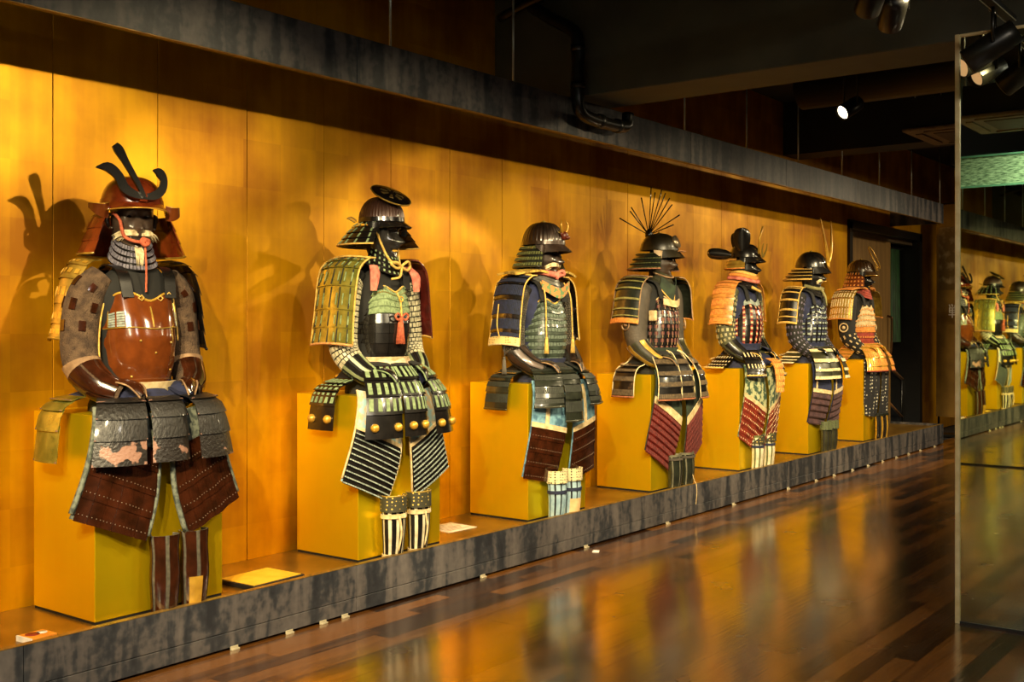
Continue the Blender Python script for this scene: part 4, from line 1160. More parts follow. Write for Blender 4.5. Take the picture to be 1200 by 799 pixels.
# ------------------------------------------------------------------ shin guards (stand on the deck by themselves)
def shin_guard(label, group, loc, yaw, P):
    Ht = P.get('h', 0.33)
    def fn(U, V):     # V 0 top .. 1 bottom
        a = U * PI * 0.72
        r = np.interp(V, [0, 0.2, 0.55, 1], P.get('r', [0.066, 0.062, 0.064, 0.052]))
        return np.stack([r * np.cos(a) * 0.72 + 0.012 * np.sin(V * PI), r * np.sin(a), Ht * (1 - V) + 0.002 + 0 * a], -1)
    S = Surf(fn, (1, 0, 0))
    b = MB(); patch(b, S, -1, 1, P.get('top', 0.0), 1, 20, 8, 0.0, 0.0, 0.006)
    o = b.build('shin_guard', P['cloth'], None)
    o.location = loc; o.rotation_euler = (0, 0, math.radians(yaw))
    tag(o, label, 'shin guard', group)
    n = P.get('n', 5); du = 1.9 / n
    for k in range(n):
        u = -0.95 + du * k
        b = MB(); patch(b, S, u + du * P.get('gap', 0.12), u + du * (1 - P.get('gap', 0.12)), P.get('st', 0.06), 0.97, 3, 8, 0.004, 0.004, 0.004)
        m = P['splint'][k % len(P['splint'])]
        b.build('splint', m, o)
    if P.get('knee'):
        def kf(U, V):
            a = U * PI * 0.60
            z = Ht * 0.78 + (Ht * 0.26 - P.get('knee_pk', 0.0) * np.abs(U)) * (1 - V)
            return np.stack([0.060 * np.cos(a) + 0.008, 0.072 * np.sin(a), z], -1)
        SK = Surf(kf, (1, 0, 0))
        b = MB(); patch(b, SK, -1, 1, 0, 1, 16, 4, 0.004, 0.004, 0.010); b.build('knee_pad', P['knee'], o)
        rimtube(o, SK, 'v', P.get('knee_rim', P['knee']), 0.004, 'knee_pad_rim', v=0.0, h=0.002)
    for v in P.get('straps', ()):
        b = MB(); patch(b, S, -1, 1, v - 0.035, v + 0.035, 20, 1, 0.010, 0.010, 0.005); b.build('strap', P['strap_m'], o)
    if P.get('patch'):
        u0, u1, v0, v1, m, nm = P['patch']
        b = MB(); patch(b, S, u0, u1, v0, v1, 4, 3, 0.011, 0.011, 0.004); b.build('patch', m, o, label=nm)
    if P.get('toprim'): rimtube(o, S, 'v', P['toprim'], 0.006, 'top_rim', v=0.02, h=0.0)
    if P.get('knot'):
        b = MB(); tube(b, [(0.075, 0, Ht * 0.72), (0.08, 0.01, Ht * 0.45), (0.074, -0.005, Ht * 0.15)], [0.007, 0.006, 0.004], 6, sub=12); b.build('tie_end', P['strap_m'], o)
    flush_lacing()
    return o

def flipv(S):
    return Surf(lambda U, V: S.fn(U, 1 - V), S.normal(np.array([0.0]), np.array([0.5]))[0])

def cells_grid(u0, u1, nu, v0, v1, nv, gu=0.15, gv=0.15, brick=False):
    du, dv = (u1 - u0) / nu, (v1 - v0) / nv
    out = []
    for j in range(nv):
        o = du * 0.5 if (brick and j % 2) else 0
        for i in range(nu):
            out.append((u0 + o + du * (i + gu / 2), u0 + o + du * (i + 1 - gu / 2), v0 + dv * (j + gv / 2), v0 + dv * (j + 1 - gv / 2)))
    return out

def tile_part(parent, S, cells, h, m, name, th=0.003):
    b = MB(); tiles(b, S, cells, h, th); return b.build(name, m, parent, 'stuff')

def splints(parent, S, us, w_, v0, v1, m, h=0.008, name='splint'):
    for u in us:
        b = MB(); patch(b, S, u - w_, u + w_, v0, v1, 3, 10, h, h, 0.004); b.build(name, m, parent)

def cuirass_lames(n, m, lace=None, mats=None, top=None, top_n=2, arc=1.0):
    def f(root, STO):
        SD = flipv(STO)
        b = MB(); patch(b, SD, -1, 1, 0, 1, 40, 10, 0, 0, 0.004); c = b.build('cuirass', m, root)
        k = max(1, round(n * 0.3))
        lames(c, SD, k, m, v0=0.0, v1=k / n, u0=-0.42, u1=0.42, nu=22, nv=1, lace=[(q[0], max(4, int(q[1] * 0.42))) + q[2:] for q in (lace if isinstance(lace, list) else [lace])] if lace else None, mats=mats, h0=0.002, h1=0.010, name='cuirass_lame')
        lames(c, SD, n - k, m, v0=k / n, v1=1.0, nu=44, nv=1, lace=lace, mats=mats, h0=0.002, h1=0.010, name='cuirass_lame')
        rimtube(c, SD, 'v', top or m, 0.006, 'neck_rim', v=0.0, h=0.006, n=60)
        return c
    return f

# ---------------------------------------------------------------- 1: russet plate cuirass, black horned crest
def cuirass1(root, STO):
    SD = flipv(STO)
    b = MB(); patch(b, SD, -1, 1, 0.30, 1.0, 48, 16, 0.004, 0.004, 0.006); c = b.build('cuirass', L_BROWN, root)
    b = MB(); patch(b, SD, -1, 1, 0.0, 0.36, 48, 8, 0.006, 0.012, 0.006); ch = b.build('chest_plate', L_BROWN, c)
    rimtube(c, SD, 'v', L_GOLD, 0.006, 'neck_rim', v=0.0, h=0.006, n=60)
    rimtube(c, SD, 'v', L_GOLDD, 0.0035, 'chest_seam', v=0.365, h=0.008, n=60)
    rimtube(c, SD, 'v', C_CREAM, 0.008, 'lower_rim', v=1.0, h=0.008, n=60)
    for u in (-0.02, 0.30, -0.40):
        b = MB(); patch(b, SD, u - 0.006, u + 0.006, 0.10, 0.35, 1, 4, 0.013, 0.014, 0.003); b.build('plate_seam', L_GOLDD, c)
    tile_part(c, SD, cells_grid(-0.40, -0.24, 2, 0.20, 0.36, 6, 0.2, 0.2), 0.015, C_GREYL2, 'lacing')
    tile_part(c, SD, cells_grid(0.26, 0.36, 2, 0.20, 0.36, 5, 0.2, 0.2), 0.015, C_GREYL2, 'lacing')
    for u, v in ((0.0, 0.62), (-0.14, 0.50), (0.16, 0.52), (0.20, 0.80), (-0.2, 0.86)):
        p = SD.fn(np.array([u]), np.array([v]))[0] + SD.normal(np.array([u]), np.array([v]))[0] * 0.004
        b = MB(); ball(b, p, 0.006, 8, 5); b.build('rivet', L_GOLDD, c)
    # cord knots at the neckline
    for u in (-0.10, 0.10, 0.2):
        p = SD.fn(np.array([u]), np.array([0.03]))[0] + SD.normal(np.array([u]), np.array([0.03]))[0] * 0.014
        b = MB(); tube(b, [p + (0, -0.014, 0), p + (0.004, 0, 0.012), p + (0, 0.014, 0), p + (0.004, 0, -0.012)], 0.003, 6, closed=True); b.build('neck_knot', C_YELLOW, c)
    # fastening cord down the left flank of the plates
    P_ = SD.fn(np.full(14, 0.36), np.linspace(0.02, 0.5, 14)) + SD.normal(np.full(14, 0.36), np.linspace(0.02, 0.5, 14)) * 0.018
    b = MB(); tube(b, P_, 0.004, 6); b.build('side_cord', C_YELLOW, c)

def sleeve1(sl, S, s):
    cs = []
    k = 0
    for j, v in enumerate((0.16, 0.28, 0.40)):
        for u in (-0.46, -0.10, 0.26) if j % 2 else (-0.30, 0.06, 0.42):
            b = MB(); patch(b, S, u - 0.055, u + 0.055, v - 0.030, v + 0.030, 3, 3, 0.006, 0.006, 0.005); b.build('arm_plate', L_RUSSET, sl)
    for k, u in enumerate((-0.62, -0.33, -0.04, 0.25, 0.54)):
        b = MB(); patch(b, S, u - 0.125, u + 0.125, 0.66, 0.965, 5, 12, 0.010, 0.008, 0.006); b.build('forearm_plate', L_RUSSET, sl)
    b = MB(); patch(b, S, -1, 1, 0.60, 0.655, 20, 1, 0.007, 0.007, 0.005); b.build('elbow_band', C_TAN, sl)
    rimtube(sl, S, 'u', C_YELLOW, 0.004, 'sleeve_lacing', u0=-0.70, v=0.6)

def thigh1(tg, S, s):
    rimtube(tg, S, 'u', C_BROC, 0.012, 'brocade_edge', u0=-1.0, v=0.96, h=-0.002); rimtube(tg, S, 'u', C_BROC, 0.012, 'brocade_edge', u0=1.0, v=0.96, h=-0.002)
    for j in range(4):
        v0 = 0.40 + 0.15 * j
        for i in range(6):
            u0 = -0.93 + 0.31 * i
            b = MB(); patch(b, S, u0 + 0.004, u0 + 0.306, v0 - (0.015 if j else 0), v0 + 0.146, 3, 2, 0.004, 0.009, 0.004); b.build('thigh_plate', L_RUSSET, tg)
    cs = cells_grid(-0.90, 0.90, 18, 0.44, 1.02, 4, 0.80, 0.955)
    tile_part(tg, S, cs, 0.0105, mat('rivet_grey', '6e5c4c', rough=0.5), 'lacing_dots')

def cords1():
    return [([(0.03, -0.095, -0.045), (0.07, -0.098, -0.05), (0.094, -0.082, -0.08), (0.097, -0.074, -0.12), (0.104, -0.062, -0.155), (0.120, -0.03, -0.172), (0.132, 0.0, -0.176), (0.126, 0.025, -0.172)], 0.008, C_ORANGE),
            ([(0.136, 0.0, -0.182), (0.140, 0.018, -0.166), (0.134, 0.034, -0.174), (0.138, 0.02, -0.190), (0.138, 0.0, -0.178), (0.136, 0.012, -0.162), (0.136, 0.03, -0.184)], 0.010, C_ORANGE),
            ([(0.126, 0.02, -0.185), (0.150, 0.018, -0.29), (0.142, 0.02, -0.40)], 0.005, C_ORANGE)]

P1 = dict(dz=0.0, hz=1.815, hx=-0.03, head_yaw=-14, bowl=L_MAHOG, bowl_r=(0.150, 0.135, 0.130), fit=L_GOLD, brim=(0.060, 0.028), brim_rim=L_GOLD, neck=L_MAHOG, neck_n=4, neck_d=0.23, neck_flare=0.095, neck_arc=0.68,
          neck_rim=L_GOLDD, turn=0.06, turn_m=L_BROWN, turn_rim=L_GOLD, crest=crest_horns, mask=lac('mask_black_brown', '54453a', '3a2e26', rough=0.28), hair=0.085, beard=True, throat=L_BLACK,
          throat_lace=(mat('grey_violet_lacing', '77727c', '4e4a56', rough=0.7, scale=60), 26, 0.8, 0.1, 0.8), face_cords=cords1(), coat=C_BLACK, strap=L_BLACK,
          drop=0.05, ca=[0.132, 0.154, 0.160, 0.156, 0.150], cb=[0.115, 0.158, 0.170, 0.148, 0.112], cuirass=cuirass1, sleeve=C_FUR, sleeve_fn=sleeve1, sleeve_r=[0.062, 0.078, 0.080, 0.076, 0.062, 0.046], hand=L_RUSSET, hand_rim=C_TAN,
          sode=dict(w=0.075, x=-0.10, len=0.34, n=5, m=L_GOLDD, rim=L_GOLDD, lace=(L_GOLD, 5, 0.5, 0.35, 0.7), out=-0.03),
          sode_far=dict(w=0.14, x=-0.02, len=0.42, m=L_BLACK, n=6, rim=L_BLACK, lace=None, out=0.0, edge=None),
          skirt=dict(n=4, m=L_WORN, mats=[L_WORN, L_WORN, L_WORN, L_PEEL], bot=0.675, side=0.68, v0=0.30, lace=(mat('pink_hide_edge', '7a5648', rough=0.7), 1, 1.0, 0.93, 0.99), back=C_NAVY), sash=C_CREAM, trouser=C_NAVY,
          thigh=dict(cloth=C_BROC, fn=thigh1, bot=0.395, slant=0.065, wave=0.006))

# side tassets of suit 1 are gilt: they take their own lames below
def extra1(root, zw, zc, zs):
    ts = [c for c in root.children if c.name.startswith('tasset')]
    for t in ts[3:5]:
        for l in t.children:
            if l.name.startswith('lame'):
                l.data.materials[0] = L_GREENGOLD
P1['extra'] = [extra1]

# ---------------------------------------------------------------- 2: disc crest, gold shoulder guards, green lacing
def cuirass2(root, STO):
    SD = flipv(STO)
    b = MB(); patch(b, SD, -1, 1, 0, 1, 40, 10, 0, 0, 0.004); c = b.build('cuirass', L_BLACK, root)
    lames(c, SD, 4, C_SAGE, v0=0.0, v1=0.36, u0=-0.36, u1=0.36, nu=24, nv=1, h0=0.004, h1=0.010, name='chest_lame', mats=[L_GOLDD, C_SAGE, C_SAGE, C_SAGE], lace=(C_SAGE, 22, 0.86, 0.3, 0.95))
    for s in (-1, 1):
        lames(c, SD, 3, L_BLACK, v0=0.08, v1=0.36, u0=0.38 * s, u1=0.98 * s, nu=12, nv=1, name='side_lame')
    for k in range(5):
        v0 = 0.37 + 0.126 * k
        for i in range(14):
            u0 = -1 + i / 7
            b = MB(); patch(b, SD, u0 + 0.003, u0 + 1 / 7 - 0.003, v0 - (0.02 if k else 0), v0 + 0.122, 3, 1, 0.004, 0.009, 0.004); b.build('cuirass_plate', L_BLACK, c)
    rimtube(c, SD, 'v', C_YELLOW, 0.005, 'neck_rim', v=0.0, h=0.008, n=60)
    for u in (-0.24, -0.16, 0.16, 0.24):
        p = SD.fn(np.array([u]), np.array([0.03]))[0] + SD.normal(np.array([u]), np.array([0.03]))[0] * 0.012
        b = MB(); tube(b, [p + (0, -0.012, 0), p + (0.003, 0, 0.01), p + (0, 0.012, 0), p + (0.003, 0, -0.01)], 0.003, 6, closed=True); b.build('neck_knot', C_SAGE, c)

def sleeve2(sl, S, s):
    tile_part(sl, S, cells_grid(-1, 1, 20, 0.10, 0.70, 17, 0.22, 0.20, True), 0.006, mat('cream_plate', 'c9c0a0', '8f8a70', rough=0.45, scale=40), 'sleeve_plates')
    for k in range(11):
        u = -0.75 + 0.15 * k
        b = MB(); patch(b, S, u - 0.045, u + 0.045, 0.70, 0.97, 2, 8, 0.008, 0.006, 0.004); b.build('splint', L_BLACK if k % 2 else mat('sage_splint', '949d74', '6c7654', rough=0.4), sl)

def thigh2(tg, S, s):
    lames(tg, S, 10, L_BLACK, v0=0.58, v1=1.0, u0=-0.97, u1=0.97, nu=14, nv=1, h0=0.003, h1=0.010, name='thigh_lame', lace=(C_GREYL2, 22, 0.8, 0.68, 0.92))
    rimtube(tg, S, 'u', C_CREAM, 0.006, 'thigh_edge', u0=-1.0, v=0.97, h=0.0); rimtube(tg, S, 'u', C_CREAM, 0.006, 'thigh_edge', u0=1.0, v=0.97, h=0.0)
    b = MB(); patch(b, S, -0.98, 0.98, 0.55, 0.58, 14, 1, 0.006, 0.006, 0.006); b.build('thigh_band', C_CREAM, tg)

def extra2(root, zw, zc, zs):
    tassel(root, (0.178, -0.01, zc - 0.20), 0.13, 0.022, C_ORANGE)
    for s in (-1, 1):
        cord(root, [(0.185, -0.01, zc - 0.185), (0.19, -0.01 + s * 0.03, zc - 0.165), (0.188, -0.01 + s * 0.05, zc - 0.18), (0.188, -0.01 + s * 0.03, zc - 0.20), (0.186, -0.01, zc - 0.188)], 0.006, C_ORANGE, 'bow_loop')
    cord(root, [(0.15, -0.01, zc - 0.05), (0.18, -0.012, zc - 0.10), (0.186, -0.01, zc - 0.18)], 0.005, C_YELLOW, 'hanging_cord')
    b = MB(); tube(b, [(0.182 + 0.001, -0.01 + 0.014 * math.cos(a), zc - 0.085 + 0.014 * math.sin(a)) for a in np.linspace(0, 2 * PI, 17)[:-1]], 0.004, 6, closed=True); b.build('cuirass_ring', L_GOLD, root)
    # loosely tied pale sash
    def sf(U, V):
        a = U * PI
        return np.stack([(0.150 + 0.01 * np.sin(V * PI)) * np.cos(a), (0.178 + 0.01 * np.sin(V * PI)) * np.sin(a), zw - 0.045 + 0.06 * V + 0.008 * np.sin(9 * a) * V], -1)
    b = MB(); patch(b, Surf(sf, (1, 0, 0)), -1, 1, 0, 1, 60, 5, 0.008, 0.008, 0.006); b.build('tied_sash', mat('pink_cream_sash', 'cdbf9c', 'b08a70', rough=0.85, scale=18), root)
    for s in (-1, 1):
        S = strip([(0.09, s * 0.135, zs), (0.13, s * 0.16, zs - 0.05), (0.13, s * 0.17, zs - 0.14)], [(0, 0.03, 0), (0, 0.034, 0), (0, 0.02, 0)], (0.012, 0, 0), (1, 0, 0), wave=0.006)
        b = MB(); patch(b, S, nu=8, nv=8, th=0.006); b.build('shoulder_cloth', C_PINK, root)
    tassel(root, (0.02, 0.30, zs - 0.02), 0.09, 0.012, C_PINK)

Y = C_YELLOW
P2 = dict(dz=0.075, hz=1.845, head_yaw=12, bowl=mat('russet_bowl', '4a3026', '35211a', rough=0.38, metal=0.2, coat=0.2), ribs=44, bowl_r=(0.132, 0.118, 0.145), band=L_BLACK, brim_m=L_BLACK, brim=(0.05, 0.03), neck=L_BLACK, neck_n=4, neck_d=0.135, neck_flare=0.140, neck_arc=0.64,
          neck_lace=(C_SAGE, 13, 0.16, 0.15, 0.9), neck_rim=C_YELLOW, turn=0.045, crest=crest_disc, mask=lac('mask_gloss_black', '2a2725', '1a1817', rough=0.15), teeth=True, throat=L_BLACK, throat_lace=(C_SAGE, 14, 0.35, 0.2, 0.7), coat=C_BLACK,
          face_cords=[([(0.02, -0.10, -0.03), (0.05, -0.085, -0.12), (0.085, -0.05, -0.215), (0.125, 0, -0.245)], 0.007, Y), ([(0.02, 0.10, -0.03), (0.05, 0.085, -0.12), (0.085, 0.05, -0.215), (0.125, 0, -0.245)], 0.007, Y),
                      ([(0.130, 0, -0.250), (0.142, 0.05, -0.222), (0.135, 0.085, -0.248), (0.136, 0.05, -0.272), (0.134, 0, -0.255), (0.136, -0.05, -0.232), (0.125, -0.10, -0.236), (0.128, -0.05, -0.262), (0.132, 0.0, -0.256)], 0.008, Y),
                      ([(0.134, 0, -0.255), (0.146, -0.04, -0.31), (0.13, -0.10, -0.325)], 0.007, Y)],
          cuirass=cuirass2, sleeve=C_BLACK, sleeve_fn=sleeve2, hand=L_BLACK, hand_rim=C_SAGE,
          sode=dict(w=0.155, x=-0.02, len=0.46, n=6, m=L_GREENGOLD, cap=L_BLACK, rim=mat('coral_gold_rim', 'd0a060', 'a86a3c', rough=0.7, scale=60), edge=C_YELLOW, h1=0.009, out=0.0,
                    lace=[(C_BLACKL, 5, 0.10, 0.05, 0.95), (C_SAGE, 3, 0.16, 0.3, 0.8, (0.15, 0.95)), (C_SAGE, 2, 0.10, 0.3, 0.8, (-0.95, -0.2))]),
          sode_far=dict(m=L_OXBLOOD, rim=C_YELLOW, edge=L_OXBLOOD, lace=(C_PINK, 6, 0.12, 0.3, 0.7), w=0.15, x=0.0),
          skirt=dict(n=4, m=L_BLACK, bot=0.66, side=0.70, v0=0.22, lace=(C_SAGE, 5, 0.50, 0.12, 0.86), boss=True, skip=1), sash=C_CREAM,
          thigh=dict(cloth=C_BLUE, fn=thigh2, bot=0.375, slant=0.07, spread=1.0, ysh=-0.045), extra=[extra2])

# ---------------------------------------------------------------- 3: navy shoulder guards, teal cuirass, beast crest
def sleeve3(sl, S, s):
    tile_part(sl, S, cells_grid(-1, 1, 26, 0.08, 0.62, 26, 0.35, 0.3, True), 0.003, mat('mail_ring', '6b6252', '45403a', rough=0.5, metal=0.4), 'mail_rings', 0.002)
    for v in (0.30, 0.52):
        b = MB(); ball(b, S.fn(np.array([0.1]), np.array([v]))[0], (0.026, 0.026, 0.026), 14, 8); b.build('arm_boss', L_IRON, sl)
    splints(sl, S, [-0.6, -0.36, -0.12, 0.12, 0.36, 0.6], 0.09, 0.64, 0.97, L_IRON)
def thigh3(tg, S, s):
    b = MB(); patch(b, S, -0.99, 0.99, 0.64, 0.68, 14, 1, 0.007, 0.007, 0.006); b.build('thigh_band', C_CREAM, tg)
    b = MB(); patch(b, S, -0.22 + 0.1 * s, -0.02 + 0.1 * s, 0.12, 0.64, 3, 6, 0.005, 0.005, 0.005); b.build('thigh_ribbon', C_CREAM, tg)
    for j in range(4):
        v0 = 0.68 + 0.08 * j
        for i in range(5):
            u0 = -0.97 + 0.388 * i
            b = MB(); patch(b, S, u0 + 0.005, u0 + 0.383, v0 - (0.008 if j else 0), v0 + 0.078, 3, 1, 0.004, 0.009, 0.004); b.build('thigh_plate', L_RUSSET, tg)
    tile_part(tg, S, cells_grid(-0.93, 0.93, 14, 0.695, 1.015, 4, 0.80, 0.93), 0.0105, MATS['rivet_grey'], 'lacing_dots')
def extra3(root, zw, zc, zs):
    for s in (-1, 1):
        tassel(root, (0.165, s * 0.135, zc - 0.27), 0.10, 0.013, C_YELLOW)
        cord(root, [(0.10, s * 0.12, zs), (0.15, s * 0.13, zs - 0.10), (0.165, s * 0.135, zc - 0.27)], 0.005, C_YELLOW, 'hanging_cord')
    cord(root, [(-0.03, -0.385, zs - 0.15), (-0.03, -0.40, zs - 0.28), (-0.02, -0.39, zs - 0.36)], 0.004, C_YELLOW, 'guard_cord')
    tassel(root, (0.01, -0.375, zs - 0.50), 0.10, 0.014, mat('grey_tassel', '5a5448', rough=0.9))
    cord(root, [(0.0, -0.36, zs - 0.40), (0.01, -0.375, zs - 0.50)], 0.004, C_BLACKL, 'guard_cord')
    S = strip([(0.13, -0.14, zs - 0.02), (0.165, 0, zs - 0.075), (0.13, 0.14, zs - 0.02)], [(0, 0, 0.030), (0, 0, 0.034), (0, 0, 0.030)], (0, 0, 0), (1, 0, 0), wave=0.006)
    b = MB(); patch(b, S, nu=4, nv=16, th=0.006); b.build('chest_cloth', mat('green_orange_brocade', 'c07a40', '5a7a4c', rough=0.8, scale=40, lo=0.45, hi=0.55), root)
    # pink folded neckerchief
    cord(root, [(0.02, -0.11, zs + 0.075), (0.10, -0.07, zs + 0.06), (0.145, 0.0, zs + 0.045), (0.10, 0.07, zs + 0.06), (0.02, 0.11, zs + 0.075)], [0.016, 0.02, 0.022, 0.02, 0.016], C_PINK, 'neck_cloth')
    cord(root, [(0.145, 0.0, zs + 0.06), (0.165, 0.03, zs + 0.075), (0.16, 0.05, zs + 0.05), (0.155, 0.0, zs + 0.04), (0.165, -0.03, zs + 0.02)], 0.011, C_PINK, 'neck_knot')
P3 = dict(dz=0.03, hz=1.80, head_yaw=18, bowl=L_IRON, ribs=32, bowl_r=(0.145, 0.125, 0.155), brim=(0.055, 0.045), neck=L_DGREEN, neck_n=4, neck_d=0.15, neck_flare=0.085, neck_arc=0.62, neck_rim=L_OLIVE, turn=0.03, turn_m=L_IRON,
          neck_lace=(C_OLIVEL, 40, 0.7, 0.3, 0.85), crest=crest_beast, mask=L_IRON, hair=0.085, beard=False, throat=mat('grey_throat', '5c5a52', '3a3833', rough=0.4), collar=C_GOLDBROC, coat=C_NAVY,
          cuirass=cuirass_lames(9, L_TEAL, lace=(mat('teal_lacing', '5a675a', '424c42', rough=0.75, scale=60), 40, 0.82, 0.10, 0.62), top=C_GOLDBROC),
          cb=[0.118, 0.150, 0.162, 0.150, 0.112], sleeve=C_MAIL, sleeve_fn=sleeve3, hand=L_IRON, hand_rim=C_TAN,
          sode=dict(w=0.125, x=-0.02, len=0.44, n=6, m=L_BLACK, cap=C_NAVYL, rim=C_CREAML, band=mat('hex_band', 'd0b878', '8a7440', rough=0.7, tex='dots', scale=60, lo=0.3, hi=0.4), lace=(C_NAVYL, 28, 0.8, 0.05, 0.8), edge=C_YELLOW),
          skirt=dict(n=4, m=L_DGREEN, bot=0.64, up=0.10, side=0.72, v0=0.25, rim=L_OLIVE, lace=(mat('deep_green_lacing', '24281e', '181a14', rough=0.7, scale=50), 20, 0.8, 0.1, 0.6)), sash=C_NAVY, trouser=mat('teal_cloth', '3e5f5c', '2b4442', rough=0.85),
          thigh=dict(cloth=C_BLUE2, fn=thigh3, bot=0.255, slant=0.03, spread=0.55), extra=[extra3])

# ---------------------------------------------------------------- 4: black ray crest, silver disc, dark red laced
def sleeve4(sl, S, s):
    b = MB()
    p = S.fn(np.array([0.15]), np.array([0.44]))[0]; n = S.normal(np.array([0.15]), np.array([0.44]))[0]
    e1 = np.cross(n, (0, 0, 1)); e1 /= np.linalg.norm(e1); e2 = np.cross(n, e1)
    b = MB(); tube(b, [p + n * 0.006 + (e1 * math.cos(a) + e2 * math.sin(a)) * 0.042 for a in np.linspace(0, 2 * PI, 21)[:-1]], 0.006, 5, closed=True); b.build('sleeve_emblem', C_TAN, sl)
    b = MB(); ball(b, p + n * 0.004, 0.018, 10, 6); b.build('sleeve_emblem_core', C_TAN, sl)
    for k in range(7):
        u = -0.72 + 0.24 * k
        b = MB(); patch(b, S, u - 0.075, u + 0.075, 0.60, 0.97, 3, 8, 0.009, 0.007, 0.005); b.build('splint', L_OLIVE if k % 2 else L_GOLDD, sl)
def thigh4(tg, S, s):
    b = MB(); patch(b, S, -0.99, 0.99, 0.61, 0.68, 14, 1, 0.007, 0.007, 0.006); b.build('thigh_band', C_CREAM, tg)
    lames(tg, S, 8, L_OXBLOOD, v0=0.68, v1=1.0, u0=-0.98, u1=0.98, nu=12, nv=1, name='thigh_lame', lace=(C_REDL, 16, 0.7, 0.2, 0.85))
def extra4(root, zw, zc, zs):
    cord(root, [(0.03, -0.10, zs + 0.075), (0.115, -0.04, zs + 0.04), (0.125, 0.04, zs + 0.04), (0.03, 0.10, zs + 0.075)], 0.007, C_TAN, 'chin_cord')
    S = strip([(0.10, -0.10, zs + 0.0), (0.155, 0, zs - 0.085), (0.10, 0.10, zs + 0.0)], [(0.01, 0, 0.045), (0.01, 0, 0.06), (0.01, 0, 0.045)], (0, 0, 0), (1, 0, 0.2))
    b = MB(); patch(b, S, nu=4, nv=14, th=0.006); bib = b.build('throat_bib', C_DKGREEN, root); rimtube(bib, S, 'u', C_YELLOW, 0.005, 'bib_edge', u0=-1.0)
    S = strip([(0.135, -0.11, zc - 0.05), (0.175, 0, zc - 0.07), (0.135, 0.11, zc - 0.05)], [(0, 0, 0.025)] * 3, (0, 0, 0), (1, 0, 0))
    b = MB(); patch(b, S, nu=2, nv=12, th=0.008); b.build('chest_band', C_CREAM, root)
    b = MB(); box(b, (0.06, -0.205, zc - 0.20), (0.125, -0.178, zc - 0.12), 0.006); b.build('side_tie', C_CREAM, root)
P4 = dict(dz=0.075, hz=1.845, head_yaw=16, bowl=mat('dark_olive_bowl', '2b2516', '1c170d', rough=0.35, coat=0.4), bowl_r=(0.150, 0.125, 0.135), brim=(0.055, 0.055), neck=L_DGREEN, neck_n=4, neck_d=0.15, neck_flare=0.13, neck_arc=0.62, neck_rim=mat('rust_lacing', 'a06a4a', '7a4c34', rough=0.8, scale=50), turn=0.045, turn_m=mat('pale_turnback', 'c9b08c', 'a38660', rough=0.5), crest=crest_rays,
          neck_lace=(C_OLIVEL, 36, 0.8, 0.78, 0.93), mask=mat('mask_brown', '3a2a1c', '241910', rough=0.4), throat=L_OLIVE, coat=C_BLACK,
          cuirass=cuirass_lames(8, L_BLACK, lace=[(mat('maroon_lacing', '5c2626', '3f1818', rough=0.8, scale=50), 22, 0.55, 0.10, 0.60), (C_TAN, 22, 0.10, 0.05, 0.95)], top=C_CREAM), sleeve=C_GREYL, sleeve_fn=sleeve4, sleeve_r=[0.068, 0.094, 0.096, 0.08, 0.062, 0.046], hand=L_OLIVE, hand_rim=C_TAN,
          sode=dict(w=0.118, x=-0.05, len=0.34, n=7, m=L_DGREEN, cap=L_DGREEN, rim=C_ORL, band=C_ORL, edge=C_TAN, lace=(mat('olive_gold_lacing', '97904e', '6b6636', rough=0.8, scale=50), 30, 0.9, 0.76, 0.94), out=0.02),
          sode_far=dict(x=0.03),
          skirt=dict(n=4, m=L_BLACK, bot=0.70, side=0.72, v0=0.25, rim=mat('rust_rim', 'a0603c', '6b3a24', rough=0.7, scale=60), edge=C_CREAML, lace=(mat('brown_lacing', '5c4a30', '3c301f', rough=0.75, scale=50), 20, 0.8, 0.5, 0.9)), sash=C_DKGREEN, trouser=C_DKGREEN,
          thigh=dict(cloth=C_DKGREEN, fn=thigh4, bot=0.225, slant=0.095, spread=0.8), extra=[extra4])

# ---------------------------------------------------------------- 5: eared helmet, orange shoulder guards, floral thigh cloth
def sleeve5(sl, S, s):
    tile_part(sl, S, cells_grid(-1, 1, 12, 0.12, 0.62, 10, 0.5, 0.4, True), 0.007, mat('pale_stud', 'b0a678', '7d764f', rough=0.5), 'sleeve_studs')
    splints(sl, S, [-0.6, -0.3, 0.0, 0.3, 0.6], 0.10, 0.64, 0.97, L_BLACK)
def thigh5(tg, S, s):
    b = MB(); patch(b, S, -0.99, 0.99, 0.66, 0.70, 14, 1, 0.007, 0.007, 0.006); b.build('thigh_band', C_CREAM, tg)
    lames(tg, S, 6, C_PINK, v0=0.70, v1=1.0, u0=-0.98, u1=0.98, nu=10, nv=1, name='thigh_lame', mats=[lac('pink_red_lacquer', '82301f', '602014', rough=0.4)], lace=(C_CREAML, 14, 0.20, 0.55, 0.75))
def cuirass5(root, STO):
    SD = flipv(STO)
    b = MB(); patch(b, SD, -1, 1, 0, 1, 40, 10, 0, 0, 0.004); c = b.build('cuirass', L_BLACK, root)
    lames(c, SD, 8, L_BLACK, v0=0.10, nu=40, nv=1, name='cuirass_lame', lace=[(C_RED, 16, 0.34, 0.05, 0.95), (C_CREAML, 16, 0.30, 0.35, 0.70)])
    b = MB(); patch(b, SD, -0.30, 0.30, 0.0, 0.12, 16, 2, 0.006, 0.008, 0.006); b.build('chest_plate', C_GREYL2, c)
